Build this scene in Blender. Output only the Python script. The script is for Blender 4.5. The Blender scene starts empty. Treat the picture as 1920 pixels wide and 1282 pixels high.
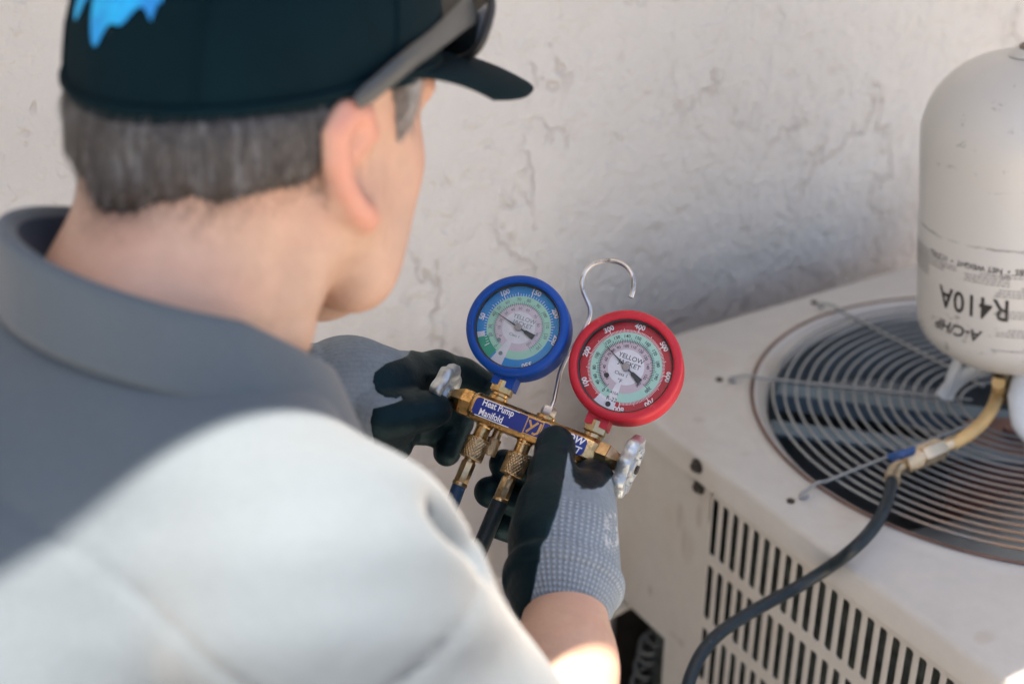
import bpy, bmesh, math, random
import numpy as np
from mathutils import Matrix, Vector, noise
random.seed(7); np.random.seed(7)
PI = math.pi
S = bpy.context.scene
COL = S.collection

# ------------------------------------------------------------------ camera
CAM = np.array([0., 0., 1.48])
YAW, PITCH, ROLL, FPX = math.radians(58.34), math.radians(27.6), math.radians(0.4), 2667.0
_F = np.array([math.cos(YAW), math.sin(YAW), 0.]); _R = np.array([math.sin(YAW), -math.cos(YAW), 0.]); _Z = np.array([0, 0, 1.])
FW = _F*math.cos(PITCH) - _Z*math.sin(PITCH)
_up = _F*math.sin(PITCH) + _Z*math.cos(PITCH)
RT = _R*math.cos(ROLL) + _up*math.sin(ROLL)
UP = -_R*math.sin(ROLL) + _up*math.cos(ROLL)
def ray(x, y): return FW + (x-960)/FPX*RT - (y-641)/FPX*UP
def at(x, y, d): return CAM + d*ray(x, y)                     # a measured point of the photo at its distance
def at_z(x, y, z):                                            # ... on a level plane
    r = ray(x, y); return CAM + r*((z-CAM[2])/r[2])
def at_x(x, y, X):
    r = ray(x, y); return CAM + r*((X-CAM[0])/r[0])
def proj(q):
    q = np.asarray(q, float) - CAM; d = q@FW
    return 960+FPX*(q@RT)/d, 641-FPX*(q@UP)/d
cd = bpy.data.cameras.new('camera'); cam = bpy.data.objects.new('camera', cd); COL.objects.link(cam)
M = Matrix([[RT[i], UP[i], -FW[i], CAM[i]] for i in range(3)] + [[0, 0, 0, 1]])
cam.matrix_world = M
cd.sensor_width = 36; cd.lens = FPX*36/1920; cd.clip_start = .02; cd.clip_end = 400
cd.dof.use_dof = True; cd.dof.focus_distance = 1.06; cd.dof.aperture_fstop = 4.2; cd.dof.aperture_blades = 9
S.camera = cam

# ------------------------------------------------------------------ light
SUN_EL, SUN_AZ = math.radians(81), math.radians(251.6)          # azimuth clockwise from +Y (towards the wall)
w = bpy.data.worlds.new('World'); S.world = w; w.use_nodes = True
nt = w.node_tree; nt.nodes.clear()
sky = nt.nodes.new('ShaderNodeTexSky'); sky.sky_type = 'NISHITA'; sky.sun_disc = False
sky.sun_elevation = SUN_EL; sky.sun_rotation = SUN_AZ; sky.dust_density = 3.0; sky.ozone_density = 1.0; sky.air_density = 1.0
bg = nt.nodes.new('ShaderNodeBackground'); bg.inputs[1].default_value = .055
wo = nt.nodes.new('ShaderNodeOutputWorld')
nt.links.new(sky.outputs[0], bg.inputs[0]); nt.links.new(bg.outputs[0], wo.inputs[0])
sd = bpy.data.lights.new('sun', 'SUN'); sd.energy = 5.0; sd.angle = math.radians(.45); sd.color = (1, .83, .66)
sun = bpy.data.objects.new('sun', sd); COL.objects.link(sun)
SUNV = Vector((math.sin(SUN_AZ)*math.cos(SUN_EL), math.cos(SUN_AZ)*math.cos(SUN_EL), math.sin(SUN_EL)))
sun.rotation_euler = SUNV.to_track_quat('Z', 'Y').to_euler(); sun.location = (-2, -3, 5)
S.view_settings.view_transform = 'Standard'; S.view_settings.look = 'None'
S.view_settings.gamma = 1; S.view_settings.use_curve_mapping = False
S.view_settings.exposure = 2.52
S.render.engine = 'CYCLES'
S.cycles.use_denoising = True; S.cycles.max_bounces = 8; S.cycles.transparent_max_bounces = 8
S.cycles.sample_clamp_indirect = 8; S.cycles.caustics_reflective = False; S.cycles.caustics_refractive = False

# ------------------------------------------------------------------ helpers: objects
def tag(o, label=None, cat=None, group=None, kind=None):
    if label: o['label'] = label
    if cat: o['category'] = cat
    if group: o['group'] = group
    if kind: o['kind'] = kind
    return o
def empty(name, mat=None, label=None, cat=None):
    o = bpy.data.objects.new(name, None); COL.objects.link(o); o.empty_display_size = .05
    if mat is not None: o.matrix_world = mat
    return tag(o, label, cat)
def obj(name, me, mats=None, parent=None, label=None, smooth=True, loc=None):
    o = bpy.data.objects.new(name, me); COL.objects.link(o)
    if mats is not None:
        for m in (mats if isinstance(mats, (list, tuple)) else [mats]):
            if len(me.materials) < (len(mats) if isinstance(mats, (list, tuple)) else 1): me.materials.append(m)
    if parent is not None: o.parent = parent
    if loc is not None: o.location = loc
    if label: o['label'] = label
    if smooth and len(me.polygons): me.polygons.foreach_set('use_smooth', [True]*len(me.polygons))
    return o
def auto(me, ang=35):
    me.polygons.foreach_set('use_smooth', [True]*len(me.polygons))
    me.set_sharp_from_angle(angle=math.radians(ang)); return me
def mesh(name, V, F):
    me = bpy.data.meshes.new(name); me.from_pydata([tuple(v) for v in V], [], [tuple(f) for f in F]); me.update(); return me
class MB:
    """collects shapes into one mesh"""
    def __init__(s): s.V = []; s.F = []
    def add(s, V, F, mat=None):
        n = len(s.V)
        if mat is not None: V = [tuple(mat @ Vector(v)) for v in V]
        s.V += [tuple(v) for v in V]; s.F += [tuple(i+n for i in f) for f in F]; return s
    def lathe(s, prof, seg=32, mat=None, rfun=None, cap=True):
        """profile of (r, z) about local Z"""
        V = []; F = []
        for r, z in prof:
            for k in range(seg):
                a = 2*PI*k/seg; rr = rfun(r, z, a) if rfun else r
                V.append((rr*math.cos(a), rr*math.sin(a), z))
        m = len(prof)
        for i in range(m-1):
            for k in range(seg):
                k2 = (k+1) % seg
                F.append((i*seg+k, i*seg+k2, (i+1)*seg+k2, (i+1)*seg+k))
        if cap:
            F.append(tuple(range(seg))[::-1]); F.append(tuple((m-1)*seg+k for k in range(seg)))
        return s.add(V, F, mat)
    def box(s, c, d, mat=None):
        x, y, z = (v/2 for v in d)
        V = [(c[0]+a*x, c[1]+b*y, c[2]+e*z) for a in (-1, 1) for b in (-1, 1) for e in (-1, 1)]
        return s.add(V, [(0, 1, 3, 2), (4, 6, 7, 5), (0, 4, 5, 1), (2, 3, 7, 6), (0, 2, 6, 4), (1, 5, 7, 3)], mat)
    def hexa(s, r, z0, z1, mat=None, ch=.12, n=6, rot=0, r1=None):
        r1 = r1 or r; h = (z1-z0)*ch
        P = [(r*.90, z0), (r, z0+h), (r1, z1-h), (r1*.90, z1)]
        V = [(q*math.cos(2*PI*k/n+rot), q*math.sin(2*PI*k/n+rot), z) for q, z in P for k in range(n)]
        F = [(i*n+k, i*n+(k+1) % n, (i+1)*n+(k+1) % n, (i+1)*n+k) for i in range(3) for k in range(n)]
        F += [tuple(range(n))[::-1], tuple(3*n+k for k in range(n))]
        return s.add(V, F, mat)
    def tube(s, P, r, seg=10, mat=None, closed=False, cap=True, flat=1.0, ref=None):
        P = [np.array(p, float) for p in P]; n = len(P); V = []; F = []
        R = r if hasattr(r, '__len__') else [r]*n
        nrm = None
        for i in range(n):
            if closed: t = P[(i+1) % n]-P[i-1]
            else: t = P[min(i+1, n-1)]-P[max(i-1, 0)]
            t = t/(np.linalg.norm(t)+1e-12)
            if nrm is None:
                g = np.array(ref, float) if ref is not None else (np.array([0, 0, 1.]) if abs(t[2]) < .9 else np.array([1., 0, 0]))
                nrm = g-t*(g@t)
            else: nrm = nrm-t*(nrm@t)
            nrm = nrm/np.linalg.norm(nrm); b = np.cross(t, nrm)
            for k in range(seg):
                a = 2*PI*k/seg
                V.append(P[i]+R[i]*(math.cos(a)*nrm+math.sin(a)*b*flat))
        m = n if closed else n-1
        for i in range(m):
            for k in range(seg):
                j = (i+1) % n; k2 = (k+1) % seg
                F.append((i*seg+k, i*seg+k2, j*seg+k2, j*seg+k))
        if cap and not closed:
            F.append(tuple(range(seg))[::-1]); F.append(tuple((n-1)*seg+k for k in range(seg)))
        return s.add(V, F, mat)
    def prism(s, poly, z0, z1, mat=None):
        n = len(poly); V = [(x, y, z0) for x, y in poly]+[(x, y, z1) for x, y in poly]
        F = [tuple(range(n))[::-1], tuple(range(n, 2*n))]+[(k, (k+1) % n, n+(k+1) % n, n+k) for k in range(n)]
        return s.add(V, F, mat)
    def mesh(s, name, ang=None):
        me = mesh(name, s.V, s.F)
        bm = bmesh.new(); bm.from_mesh(me); bmesh.ops.recalc_face_normals(bm, faces=bm.faces); bm.to_mesh(me); bm.free()
        if ang is not None: auto(me, ang)
        return me
    def obj(s, name, mat, parent=None, ang=35, label=None):
        return obj(name, s.mesh(name, ang), mat, parent, label, smooth=False)
def bevel(me, w, seg=2, ang=30):
    bm = bmesh.new(); bm.from_mesh(me)
    es = [e for e in bm.edges if len(e.link_faces) == 2 and e.calc_face_angle(0) > math.radians(ang)]
    bmesh.ops.bevel(bm, geom=es, offset=w, segments=seg, profile=.5, affect='EDGES', clamp_overlap=True)
    bm.to_mesh(me); bm.free(); auto(me, 40); return me
def catmull(P, n=8):
    P = [np.array(p, float) for p in P]; out = []
    for i in range(len(P)-1):
        p0 = P[max(i-1, 0)]; p1 = P[i]; p2 = P[i+1]; p3 = P[min(i+2, len(P)-1)]
        for k in range(n):
            t = k/n
            out.append(.5*((2*p1)+(-p0+p2)*t+(2*p0-5*p1+4*p2-p3)*t*t+(-p0+3*p1-3*p2+p3)*t**3))
    out.append(P[-1]); return out
def frame(o, x, y, z):
    """matrix with given axes (columns) and origin"""
    return Matrix([[x[i], y[i], z[i], o[i]] for i in range(3)]+[[0, 0, 0, 1]])
def zframe(o, d, ref=(0, 0, 1)):
    """matrix whose local Z runs along d"""
    d = Vector(d).normalized(); r = Vector(ref)
    if abs(d.dot(r)) > .95: r = Vector((1, 0, 0))
    x = r.cross(d).normalized(); y = d.cross(x); return frame(o, x, y, d)
TR = Matrix.Translation
def text_mesh(body, size, bold=0., align='CENTER', shear=0., space=1., xs=1.):
    c = bpy.data.curves.new('t', 'FONT'); c.body = body; c.size = size; c.align_x = align; c.align_y = 'CENTER'
    c.offset = bold*size; c.shear = shear; c.space_character = space; c.resolution_u = 3
    o = bpy.data.objects.new('t', c); COL.objects.link(o); bpy.context.view_layer.update()
    me = bpy.data.meshes.new_from_object(o.evaluated_get(bpy.context.evaluated_depsgraph_get()))
    V = [(v.co.x*xs, v.co.y, v.co.z) for v in me.vertices]; F = [tuple(p.vertices) for p in me.polygons]
    bpy.data.objects.remove(o); bpy.data.curves.remove(c); bpy.data.meshes.remove(me)
    return V, F

# ------------------------------------------------------------------ helpers: signed distance modelling
class Field:
    def __init__(s, lo, hi, h):
        s.lo = np.array(lo, float); s.h = h; n = np.ceil((np.array(hi)-s.lo)/h).astype(int)+1
        s.n = n; s.A = np.full(n, 1.0, np.float32)
    def _sub(s, lo, hi):
        a = np.clip(np.floor((lo-s.lo)/s.h).astype(int), 0, s.n-1); b = np.clip(np.ceil((hi-s.lo)/s.h).astype(int)+1, 1, s.n)
        g = [(s.lo[i]+s.h*np.arange(a[i], b[i])).astype(np.float32) for i in range(3)]
        return (slice(a[0], b[0]), slice(a[1], b[1]), slice(a[2], b[2])), g[0][:, None, None], g[1][None, :, None], g[2][None, None, :]
    def _apply(s, lo, hi, fn, k, op):
        e = k+3*s.h; sl, X, Y, Z = s._sub(np.array(lo)-e, np.array(hi)+e)
        if min(X.shape[0], Y.shape[1], Z.shape[2]) == 0: return
        d = fn(X, Y, Z); A = s.A[sl]
        if op == 'add':
            if k > 0:
                h = np.maximum(k-np.abs(A-d), 0)/k; s.A[sl] = np.minimum(A, d)-h*h*k*.25
            else: s.A[sl] = np.minimum(A, d)
        else:
            d = -d
            if k > 0:
                h = np.maximum(k-np.abs(A-d), 0)/k; s.A[sl] = np.maximum(A, d)+h*h*k*.25
            else: s.A[sl] = np.maximum(A, d)
    def cone(s, a, b, r1, r2, k=.01, op='add'):
        a = np.array(a, float); b = np.array(b, float); ba = b-a; l2 = ba@ba+1e-12; rm = max(r1, r2)
        def fn(X, Y, Z):
            x, y, z = X-a[0], Y-a[1], Z-a[2]
            t = np.clip((x*ba[0]+y*ba[1]+z*ba[2])/l2, 0, 1)
            return np.sqrt((x-t*ba[0])**2+(y-t*ba[1])**2+(z-t*ba[2])**2)-(r1+t*(r2-r1))
        s._apply(np.minimum(a, b)-rm, np.maximum(a, b)+rm, fn, k, op)
    def chain(s, P, R, k=.01, op='add'):
        for i in range(len(P)-1): s.cone(P[i], P[i+1], R[i], R[i+1], k, op)
    def ell(s, c, r, rot=None, k=.01, op='add'):
        c = np.array(c, float); rot = np.eye(3) if rot is None else np.array(rot); rm = max(r)
        def fn(X, Y, Z):
            x, y, z = X-c[0], Y-c[1], Z-c[2]
            q = [rot[i][0]*x+rot[i][1]*y+rot[i][2]*z for i in range(3)]
            k0 = np.sqrt(sum((q[i]/r[i])**2 for i in range(3)))+1e-6; k1 = np.sqrt(sum((q[i]/r[i]**2)**2 for i in range(3)))+1e-6
            return k0*(k0-1)/k1
        s._apply(c-rm, c+rm, fn, k, op)
    def mesh(s):
        F = s.A; B = F < 0
        o8 = [(i, j, k) for i in (0, 1) for j in (0, 1) for k in (0, 1)]
        n = np.array(F.shape)-1
        v = lambda o: B[o[0]:o[0]+n[0], o[1]:o[1]+n[1], o[2]:o[2]+n[2]]
        al = np.ones(n, bool); an = np.zeros(n, bool)
        for o in o8: al &= v(o); an |= v(o)
        act = an & ~al; ijk = np.argwhere(act); idx = np.full(n, -1, np.int32); idx[act] = np.arange(len(ijk))
        pos = np.zeros((len(ijk), 3)); cnt = np.zeros(len(ijk))
        for a in o8:
            for ax in range(3):
                if a[ax]: continue
                b = list(a); b[ax] = 1
                fa = F[ijk[:, 0]+a[0], ijk[:, 1]+a[1], ijk[:, 2]+a[2]]; fb = F[ijk[:, 0]+b[0], ijk[:, 1]+b[1], ijk[:, 2]+b[2]]
                m = (fa < 0) != (fb < 0); t = np.where(m, fa/np.where(m, fa-fb, 1), 0)
                p = np.tile(np.array(a, float), (len(ijk), 1)); p[:, ax] += t
                pos += p*m[:, None]; cnt += m
        V = s.lo+s.h*(ijk+pos/cnt[:, None]); Q = []
        for ax in range(3):
            sl0 = [slice(1, n[i]) for i in range(3)]; sl0[ax] = slice(0, n[ax])
            sl1 = list(sl0); sl1[ax] = slice(1, n[ax]+1)
            a = B[tuple(sl0)]; b = B[tuple(sl1)]; e = np.argwhere(a != b)
            if not len(e): continue
            sgn = a[e[:, 0], e[:, 1], e[:, 2]]
            off = np.array([1, 1, 1]); off[ax] = 0; c = e+off
            u, w_ = (ax+1) % 3, (ax+2) % 3
            def g(du, dw):
                q = c.copy(); q[:, u] -= du; q[:, w_] -= dw; return idx[q[:, 0], q[:, 1], q[:, 2]]
            q = np.stack([g(1, 1), g(0, 1), g(0, 0), g(1, 0)], 1)
            q[~sgn] = q[~sgn][:, ::-1]; Q.append(q)
        return V, np.concatenate(Q)
def np_mesh(name, V, Q):
    me = bpy.data.meshes.new(name); V = np.asarray(V, np.float32); Q = np.asarray(Q, np.int32)
    me.vertices.add(len(V)); me.vertices.foreach_set('co', V.ravel())
    me.loops.add(Q.size); me.loops.foreach_set('vertex_index', Q.ravel())
    me.polygons.add(len(Q)); me.polygons.foreach_set('loop_start', np.arange(0, Q.size, Q.shape[1], dtype=np.int32))
    me.update(calc_edges=True); me.validate(); return me
def smooth_np(V, Q, it=1, f=.5):
    E = np.concatenate([Q[:, [0, 1]], Q[:, [1, 2]], Q[:, [2, 3]], Q[:, [3, 0]]])
    for _ in range(it):
        acc = np.zeros_like(V); c = np.zeros(len(V))
        for a, b in ((0, 1), (1, 0)):
            for d in range(3): acc[:, d] += np.bincount(E[:, a], V[E[:, b], d], len(V))
            c += np.bincount(E[:, a], minlength=len(V))
        V = V+(acc/np.maximum(c, 1)[:, None]-V)*f
    return V
def attr(me, name, val):
    a = me.attributes.new(name, 'FLOAT', 'POINT'); a.data.foreach_set('value', np.asarray(val, np.float32))
def normals(me):
    n = np.zeros(len(me.vertices)*3, np.float32); me.vertices.foreach_get('normal', n); return n.reshape(-1, 3)

# ------------------------------------------------------------------ helpers: materials
class Mt:
    """a small node-graph writer"""
    def __init__(s, name, col=(.5, .5, .5), rough=.5, metal=0., **kw):
        s.m = bpy.data.materials.new(name); s.m.use_nodes = True; s.t = s.m.node_tree
        s.b = s.t.nodes['Principled BSDF']
        s.b.inputs['Base Color'].default_value = (*col, 1); s.b.inputs['Roughness'].default_value = rough; s.b.inputs['Metallic'].default_value = metal
        for k, v in kw.items(): s.b.inputs[k.replace('_', ' ')].default_value = v
        s.col = s.rgb(col); s.co = s.n('ShaderNodeTexCoord').outputs['Object']; s.h = None
    def n(s, t, **kw):
        x = s.t.nodes.new(t)
        for k, v in kw.items(): setattr(x, k, v)
        return x
    def link(s, a, b): s.t.links.new(a, b)
    def rgb(s, c):
        x = s.n('ShaderNodeRGB'); x.outputs[0].default_value = (*c, 1); return x.outputs[0]
    def noise(s, scale, detail=4, rough=.55, dist=0., stretch=None, co=None, out='Fac'):
        x = s.n('ShaderNodeTexNoise'); x.inputs['Scale'].default_value = scale; x.inputs['Detail'].default_value = detail
        x.inputs['Roughness'].default_value = rough; x.inputs['Distortion'].default_value = dist
        c = co or s.co
        if stretch is not None:
            mp = s.n('ShaderNodeMapping'); mp.inputs['Scale'].default_value = stretch; s.link(c, mp.inputs[0]); c = mp.outputs[0]
        s.link(c, x.inputs['Vector']); return x.outputs[out]
    def ramp(s, v, lo, hi, a=0., b=1.):
        x = s.n('ShaderNodeMapRange'); x.inputs[1].default_value = lo; x.inputs[2].default_value = hi
        x.inputs[3].default_value = a; x.inputs[4].default_value = b; s.link(v, x.inputs[0]); return x.outputs[0]
    def sm(s, v, lo, hi, a=0., b=1.):
        x = s.n('ShaderNodeMapRange', interpolation_type='SMOOTHSTEP'); x.inputs[1].default_value = lo; x.inputs[2].default_value = hi
        x.inputs[3].default_value = a; x.inputs[4].default_value = b; s.link(v, x.inputs[0]); return x.outputs[0]
    def math(s, op, a, b=None, c=None):
        x = s.n('ShaderNodeMath', operation=op)
        for i, q in enumerate((a, b, c)):
            if q is None: continue
            if hasattr(q, 'links'): s.link(q, x.inputs[i])
            else: x.inputs[i].default_value = q
        return x.outputs[0]
    def mix(s, fac, a, b, mode='MIX'):
        x = s.n('ShaderNodeMix', data_type='RGBA', blend_type=mode)
        for q, i in ((fac, 0), (a, 6), (b, 7)):
            if hasattr(q, 'links'): s.link(q, x.inputs[i])
            elif i == 0: x.inputs[0].default_value = q
            else: x.inputs[i].default_value = (*q, 1)
        return x.outputs[2]
    def attr(s, name): return s.n('ShaderNodeAttribute', attribute_name=name).outputs['Fac']
    def xyz(s, co=None):
        x = s.n('ShaderNodeSeparateXYZ'); s.link(co or s.co, x.inputs[0]); return x.outputs
    def over(s, fac, c): s.col = s.mix(fac, s.col, c); return s
    def mul(s, v, lo=.8, hi=1.1, a=.3, b=.7):
        g = s.n('ShaderNodeCombineColor'); q = s.ramp(v, a, b, lo, hi)
        for i in range(3): s.link(q, g.inputs[i])
        s.col = s.mix(1., s.col, g.outputs[0], 'MULTIPLY'); return s
    def vary(s, scale, amt=.1, detail=5, stretch=None): return s.mul(s.noise(scale, detail, stretch=stretch), 1-amt, 1+amt)
    def bump(s, v, dist, strength=1.):
        x = s.n('ShaderNodeBump'); x.inputs['Strength'].default_value = strength; x.inputs['Distance'].default_value = dist
        s.link(v, x.inputs['Height'])
        if s.h: s.link(s.h, x.inputs['Normal'])
        s.h = x.outputs[0]; return s
    def rough(s, v): s.link(v, s.b.inputs['Roughness']); return s
    def done(s):
        s.link(s.col, s.b.inputs['Base Color'])
        if s.h: s.link(s.h, s.b.inputs['Normal'])
        return s.m
def simple(name, col, rough=.5, metal=0., var=.08, scale=60, bmp=0., bscale=400, **kw):
    m = Mt(name, col, rough, metal, **kw).vary(scale, var)
    if bmp: m.bump(m.noise(bscale, 3), bmp)
    return m.done()

# ------------------------------------------------------------------ setting: ground, house wall with its eave
WALL_Y = 1.33
mt = Mt('ground_concrete', (.33, .315, .29), .9).vary(3, .18).vary(40, .12)
mt.over(mt.sm(mt.noise(9, 6), .52, .7), (.20, .16, .12)); mt.bump(mt.noise(120, 6), .002); M_ground = mt.done()
b = MB()
b.add([(-60, -60, 0), (60, -60, 0), (60, 60, 0), (-60, 60, 0)], [(0, 1, 2, 3)])
tag(b.obj('ground', M_ground), 'pale weathered concrete ground beside the house wall', kind='structure')
mt = Mt('soil', (.055, .036, .024), .95).vary(30, .4); mt.bump(mt.noise(60, 8), .012); M_soil = mt.done()
V, F = [], []
nx, ny = 220, 24
for i in range(nx+1):
    for j in range(ny+1):
        x, y = -6+14*i/nx, .98+.35*j/ny+.03*(1-j/ny)*noise.noise(Vector((-6+14*i/nx, 3, 0))*3)
        V.append((x, y, .006+.012*(noise.noise(Vector((x*9, y*9, 0)))+1)*min(1, 4*j/ny)))
F = [(i*(ny+1)+j, (i+1)*(ny+1)+j, (i+1)*(ny+1)+j+1, i*(ny+1)+j+1) for i in range(nx) for j in range(ny)]
tag(obj('soil_strip', mesh('soil', V, F), M_soil), 'dark brown soil strip along the foot of the wall', kind='structure')

mt = Mt('stucco', (.60, .595, .575), .88)
mt.vary(2.2, .05)
kn1 = mt.sm(mt.noise(13, 4, .55, .3), .47, .56)               # knocked-down trowel patches
kn2 = mt.sm(mt.noise(31, 3, .55, .2), .50, .60)
tro = mt.noise(4.5, 3, .5, .6)
lin = mt.math('ABSOLUTE', mt.math('SUBTRACT', mt.noise(3.4, 5, .62, .25, stretch=(1.25, 1, .8)), .5))
wid = mt.ramp(mt.noise(20, 2), .3, .7, .003, .011)
lin = mt.sm(mt.math('DIVIDE', lin, wid), .2, 1., 1, 0)
crease = mt.math('MULTIPLY', lin, mt.sm(mt.noise(4.4, 4, .6), .47, .57))
pit = mt.math('MULTIPLY', mt.sm(mt.noise(38, 2, .5), .63, .72), mt.sm(mt.noise(6, 2), .48, .62))
fine = mt.noise(75, 6, .65)
mt.over(mt.math('MULTIPLY', crease, .30), (.40, .33, .27))
mt.over(mt.math('MULTIPLY', pit, .18), (.40, .345, .295))
mt.over(mt.math('MULTIPLY', mt.sm(mt.noise(3.2, 5, .6), .50, .75), .16), (.50, .46, .41))
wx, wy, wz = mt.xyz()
foot_shade = mt.math('ADD', wz, mt.math('MULTIPLY', mt.math('SUBTRACT', mt.noise(7, 5), .5), .22))
mt.over(mt.sm(foot_shade, .80, .60, 0, .5), (.36, .29, .24))       # brown painted over the wall foot to warm the shade behind the unit
hgt = mt.math('ADD', mt.math('MULTIPLY', tro, .55), mt.math('MULTIPLY', fine, .27))
hgt = mt.math('ADD', hgt, mt.math('ADD', mt.math('MULTIPLY', kn1, .11), mt.math('MULTIPLY', kn2, .06)))
hgt = mt.math('SUBTRACT', hgt, mt.math('MULTIPLY', crease, .16))
hgt = mt.math('SUBTRACT', hgt, mt.math('MULTIPLY', pit, .10))
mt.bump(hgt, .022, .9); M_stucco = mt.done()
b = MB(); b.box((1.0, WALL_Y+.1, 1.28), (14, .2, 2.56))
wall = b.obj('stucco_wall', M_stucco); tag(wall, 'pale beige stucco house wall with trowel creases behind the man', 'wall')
M_trim = simple('painted_trim', (.66, .62, .57), .6, var=.05)
M_soffit = simple('soffit_board', (.70, .66, .61), .7, var=.05)
M_shingle = simple('roof_shingle', (.16, .13, .11), .9, var=.25)
EAVE_Y, EAVE_Z = .507, 2.30
b = MB(); b.box((1, (EAVE_Y+.03+WALL_Y)/2, EAVE_Z+.10), (14, WALL_Y-EAVE_Y-.035, .02)); b.obj('soffit', M_soffit, wall)
b = MB(); b.box((1, EAVE_Y+.014, EAVE_Z+.09), (14, .028, .18)); b.obj('fascia', M_trim, wall)
b = MB(); b.prism([(EAVE_Y-.03, EAVE_Z+.185), (3.2, EAVE_Z+1.15), (3.2, EAVE_Z+1.19), (EAVE_Y-.03, EAVE_Z+.225)], -6, 8, Matrix(((0, 0, 1, 0), (1, 0, 0, 0), (0, 1, 0, 0), (0, 0, 0, 1))))
b.obj('roof', M_shingle, wall)

# ------------------------------------------------------------------ air conditioner
UX, UY, UTOP = 1.193, .8655, .68
A = .355; CR = .075
def paint(name, col, stains=()):
    mt = Mt(name, col, .42)
    mt.vary(5, .06).vary(60, .03)
    mt.over(mt.math('MULTIPLY', mt.sm(mt.noise(7, 6, .65), .50, .70), .30), (.34, .27, .20))
    sp = mt.sm(mt.noise(55, 4, .7), .70, .76)
    mt.over(mt.math('MULTIPLY', sp, .5), (.22, .16, .11))
    x, y, z = mt.xyz()
    for (sx, sy, sz, rx, ry, rz, k, c) in stains:
        q = None
        for v, c0, r in ((x, sx, rx), (y, sy, ry), (z, sz, rz)):
            t = mt.math('POWER', mt.math('ABSOLUTE', mt.math('DIVIDE', mt.math('SUBTRACT', v, c0), r)), 2.)
            q = t if q is None else mt.math('ADD', q, t)
        q = mt.math('ADD', q, mt.math('MULTIPLY', mt.math('SUBTRACT', mt.noise(40, 4), .5), 1.6))
        mt.over(mt.sm(q, .1, 1.5, k*.6, 0), c)
    mt.bump(mt.noise(7, 2), .007, .6).bump(mt.noise(300, 2), .0003)
    mt.rough(mt.ramp(mt.noise(12, 4), .3, .7, .34, .55))
    return mt.done()
def lp(q): q = np.array(q); return (q[0]-UX, q[1]-UY, q[2])     # world -> unit
st = []
for (px, py, ry, rz, k) in ((1275, 965, .007, .020, .45), (1311, 968, .006, .015, .5), (1290, 1025, .012, .022, .3), (1282, 1000, .005, .03, .3), (1219, 1107, .004, .008, .6), (1277, 1205, .006, .006, .55), (1262, 1190, .012, .004, .35)):
    q = lp(at_x(px, py, .842)); st.append((q[0], q[1], q[2], .05, ry, rz, k, (.16, .11, .075)))
for (px, py, r, k) in ((1310, 787, .006, .5), (1845, 1195, .008, .3), (1850, 1190, .01, .15), (1805, 910, .012, .2), (1398, 850, .005, .3)):
    q = lp(at_z(px, py, UTOP)); st.append((q[0], q[1], q[2], r*1.4, r, .03, k, (.25, .18, .13)))
M_unit = paint('unit_paint', (.385, .38, .36), st)
M_cap = paint('unit_cap_paint', (.42, .42, .405), st)
mt = Mt('coil_fins', (.040, .050, .047), .6, .3); mt.mul(mt.noise(60, 4), .4, 1.8)
mt.mul(mt.noise(700, 2, stretch=(.1, 1, .05)), .5, 1.5); M_coil = mt.done()
M_inside = simple('inner_sheet', (.12, .145, .155), .5, .3, var=.3, scale=14)
M_screw = simple('dark_screw', (.05, .045, .04), .5, .7)
mt = Mt('guard_wire', (.25, .265, .27), .5, .2); mt.vary(30, .15)
x, y, z = mt.xyz()
rust = mt.math('MULTIPLY', mt.sm(mt.noise(9, 5), .30, .52), mt.sm(y, -.02, -.16))
mt.over(mt.math('MULTIPLY', rust, .85), (.36, .205, .11)); M_guard = mt.done()
M_rim = M_guard
unit = empty('air_conditioner', TR((UX, UY, 0)), 'weathered beige outdoor air conditioner with round fan guard and slotted side', 'air conditioner')
def rsq(th, a=A, r=CR):
    """point of a rounded square in direction th"""
    c, s_ = math.cos(th), math.sin(th)
    t = a/max(abs(c), abs(s_)); x, y = c*t, s_*t
    if abs(x) > a-r and abs(y) > a-r:
        cx, cy = math.copysign(a-r, x), math.copysign(a-r, y)
        bq = c*cx+s_*cy; t = bq+math.sqrt(max(bq*bq-(cx*cx+cy*cy-r*r), 0)); x, y = c*t, s_*t
    return x, y
R1, R2 = .2726, .2904
n = 288; V = []; F = []
loops = [('s', A-.004, CR-.004, -.030), ('s', A, CR, -.032), ('s', A, CR, -.007), ('s', A-.0015, CR, -.0035), ('s', A-.004, CR-.003, -.001), ('s', A-.008, CR-.006, 0),
         ('c', R2+.020, 0, .0), ('c', R2+.006, 0, .0005), ('c', R2+.001, 0, .004), ('c', R2-.003, 0, .0035), ('c', R2-.006, 0, -.001), ('c', R1+.007, 0, -.005), ('c', R1+.002, 0, -.009), ('c', R1, 0, -.018), ('c', R1, 0, -.06)]
for kind, a_, r_, z in loops:
    for k in range(n):
        th = 2*PI*k/n
        if kind == 's': x, y = rsq(th, a_, r_)
        else: x, y = a_*math.cos(th), a_*math.sin(th)
        V.append((x, y, UTOP+z))
for i in range(len(loops)-1):
    for k in range(n): F.append((i*n+k, i*n+(k+1) % n, (i+1)*n+(k+1) % n, (i+1)*n+k))
b = MB(); b.add(V, F); b.obj('top_cap', M_cap, unit, 50)
b = MB(); b.lathe([(R2+.0022, UTOP+.0025), (R2+.0035, UTOP+.0048), (R2+.001, UTOP+.0062), (R2-.001, UTOP+.0045)], 160, cap=False)
M_rustbead = simple('rusted_bead', (.115, .065, .05), .7, .2, var=.4, scale=25); b.obj('orifice_bead', M_rustbead, unit)
b = MB(); b.lathe([(R1-.0008, UTOP-.016), (R1-.002, UTOP-.16), (R1+.04, UTOP-.20), (A-.03, UTOP-.21)], 96, cap=False); b.obj('fan_shroud', M_inside, unit)
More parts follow.
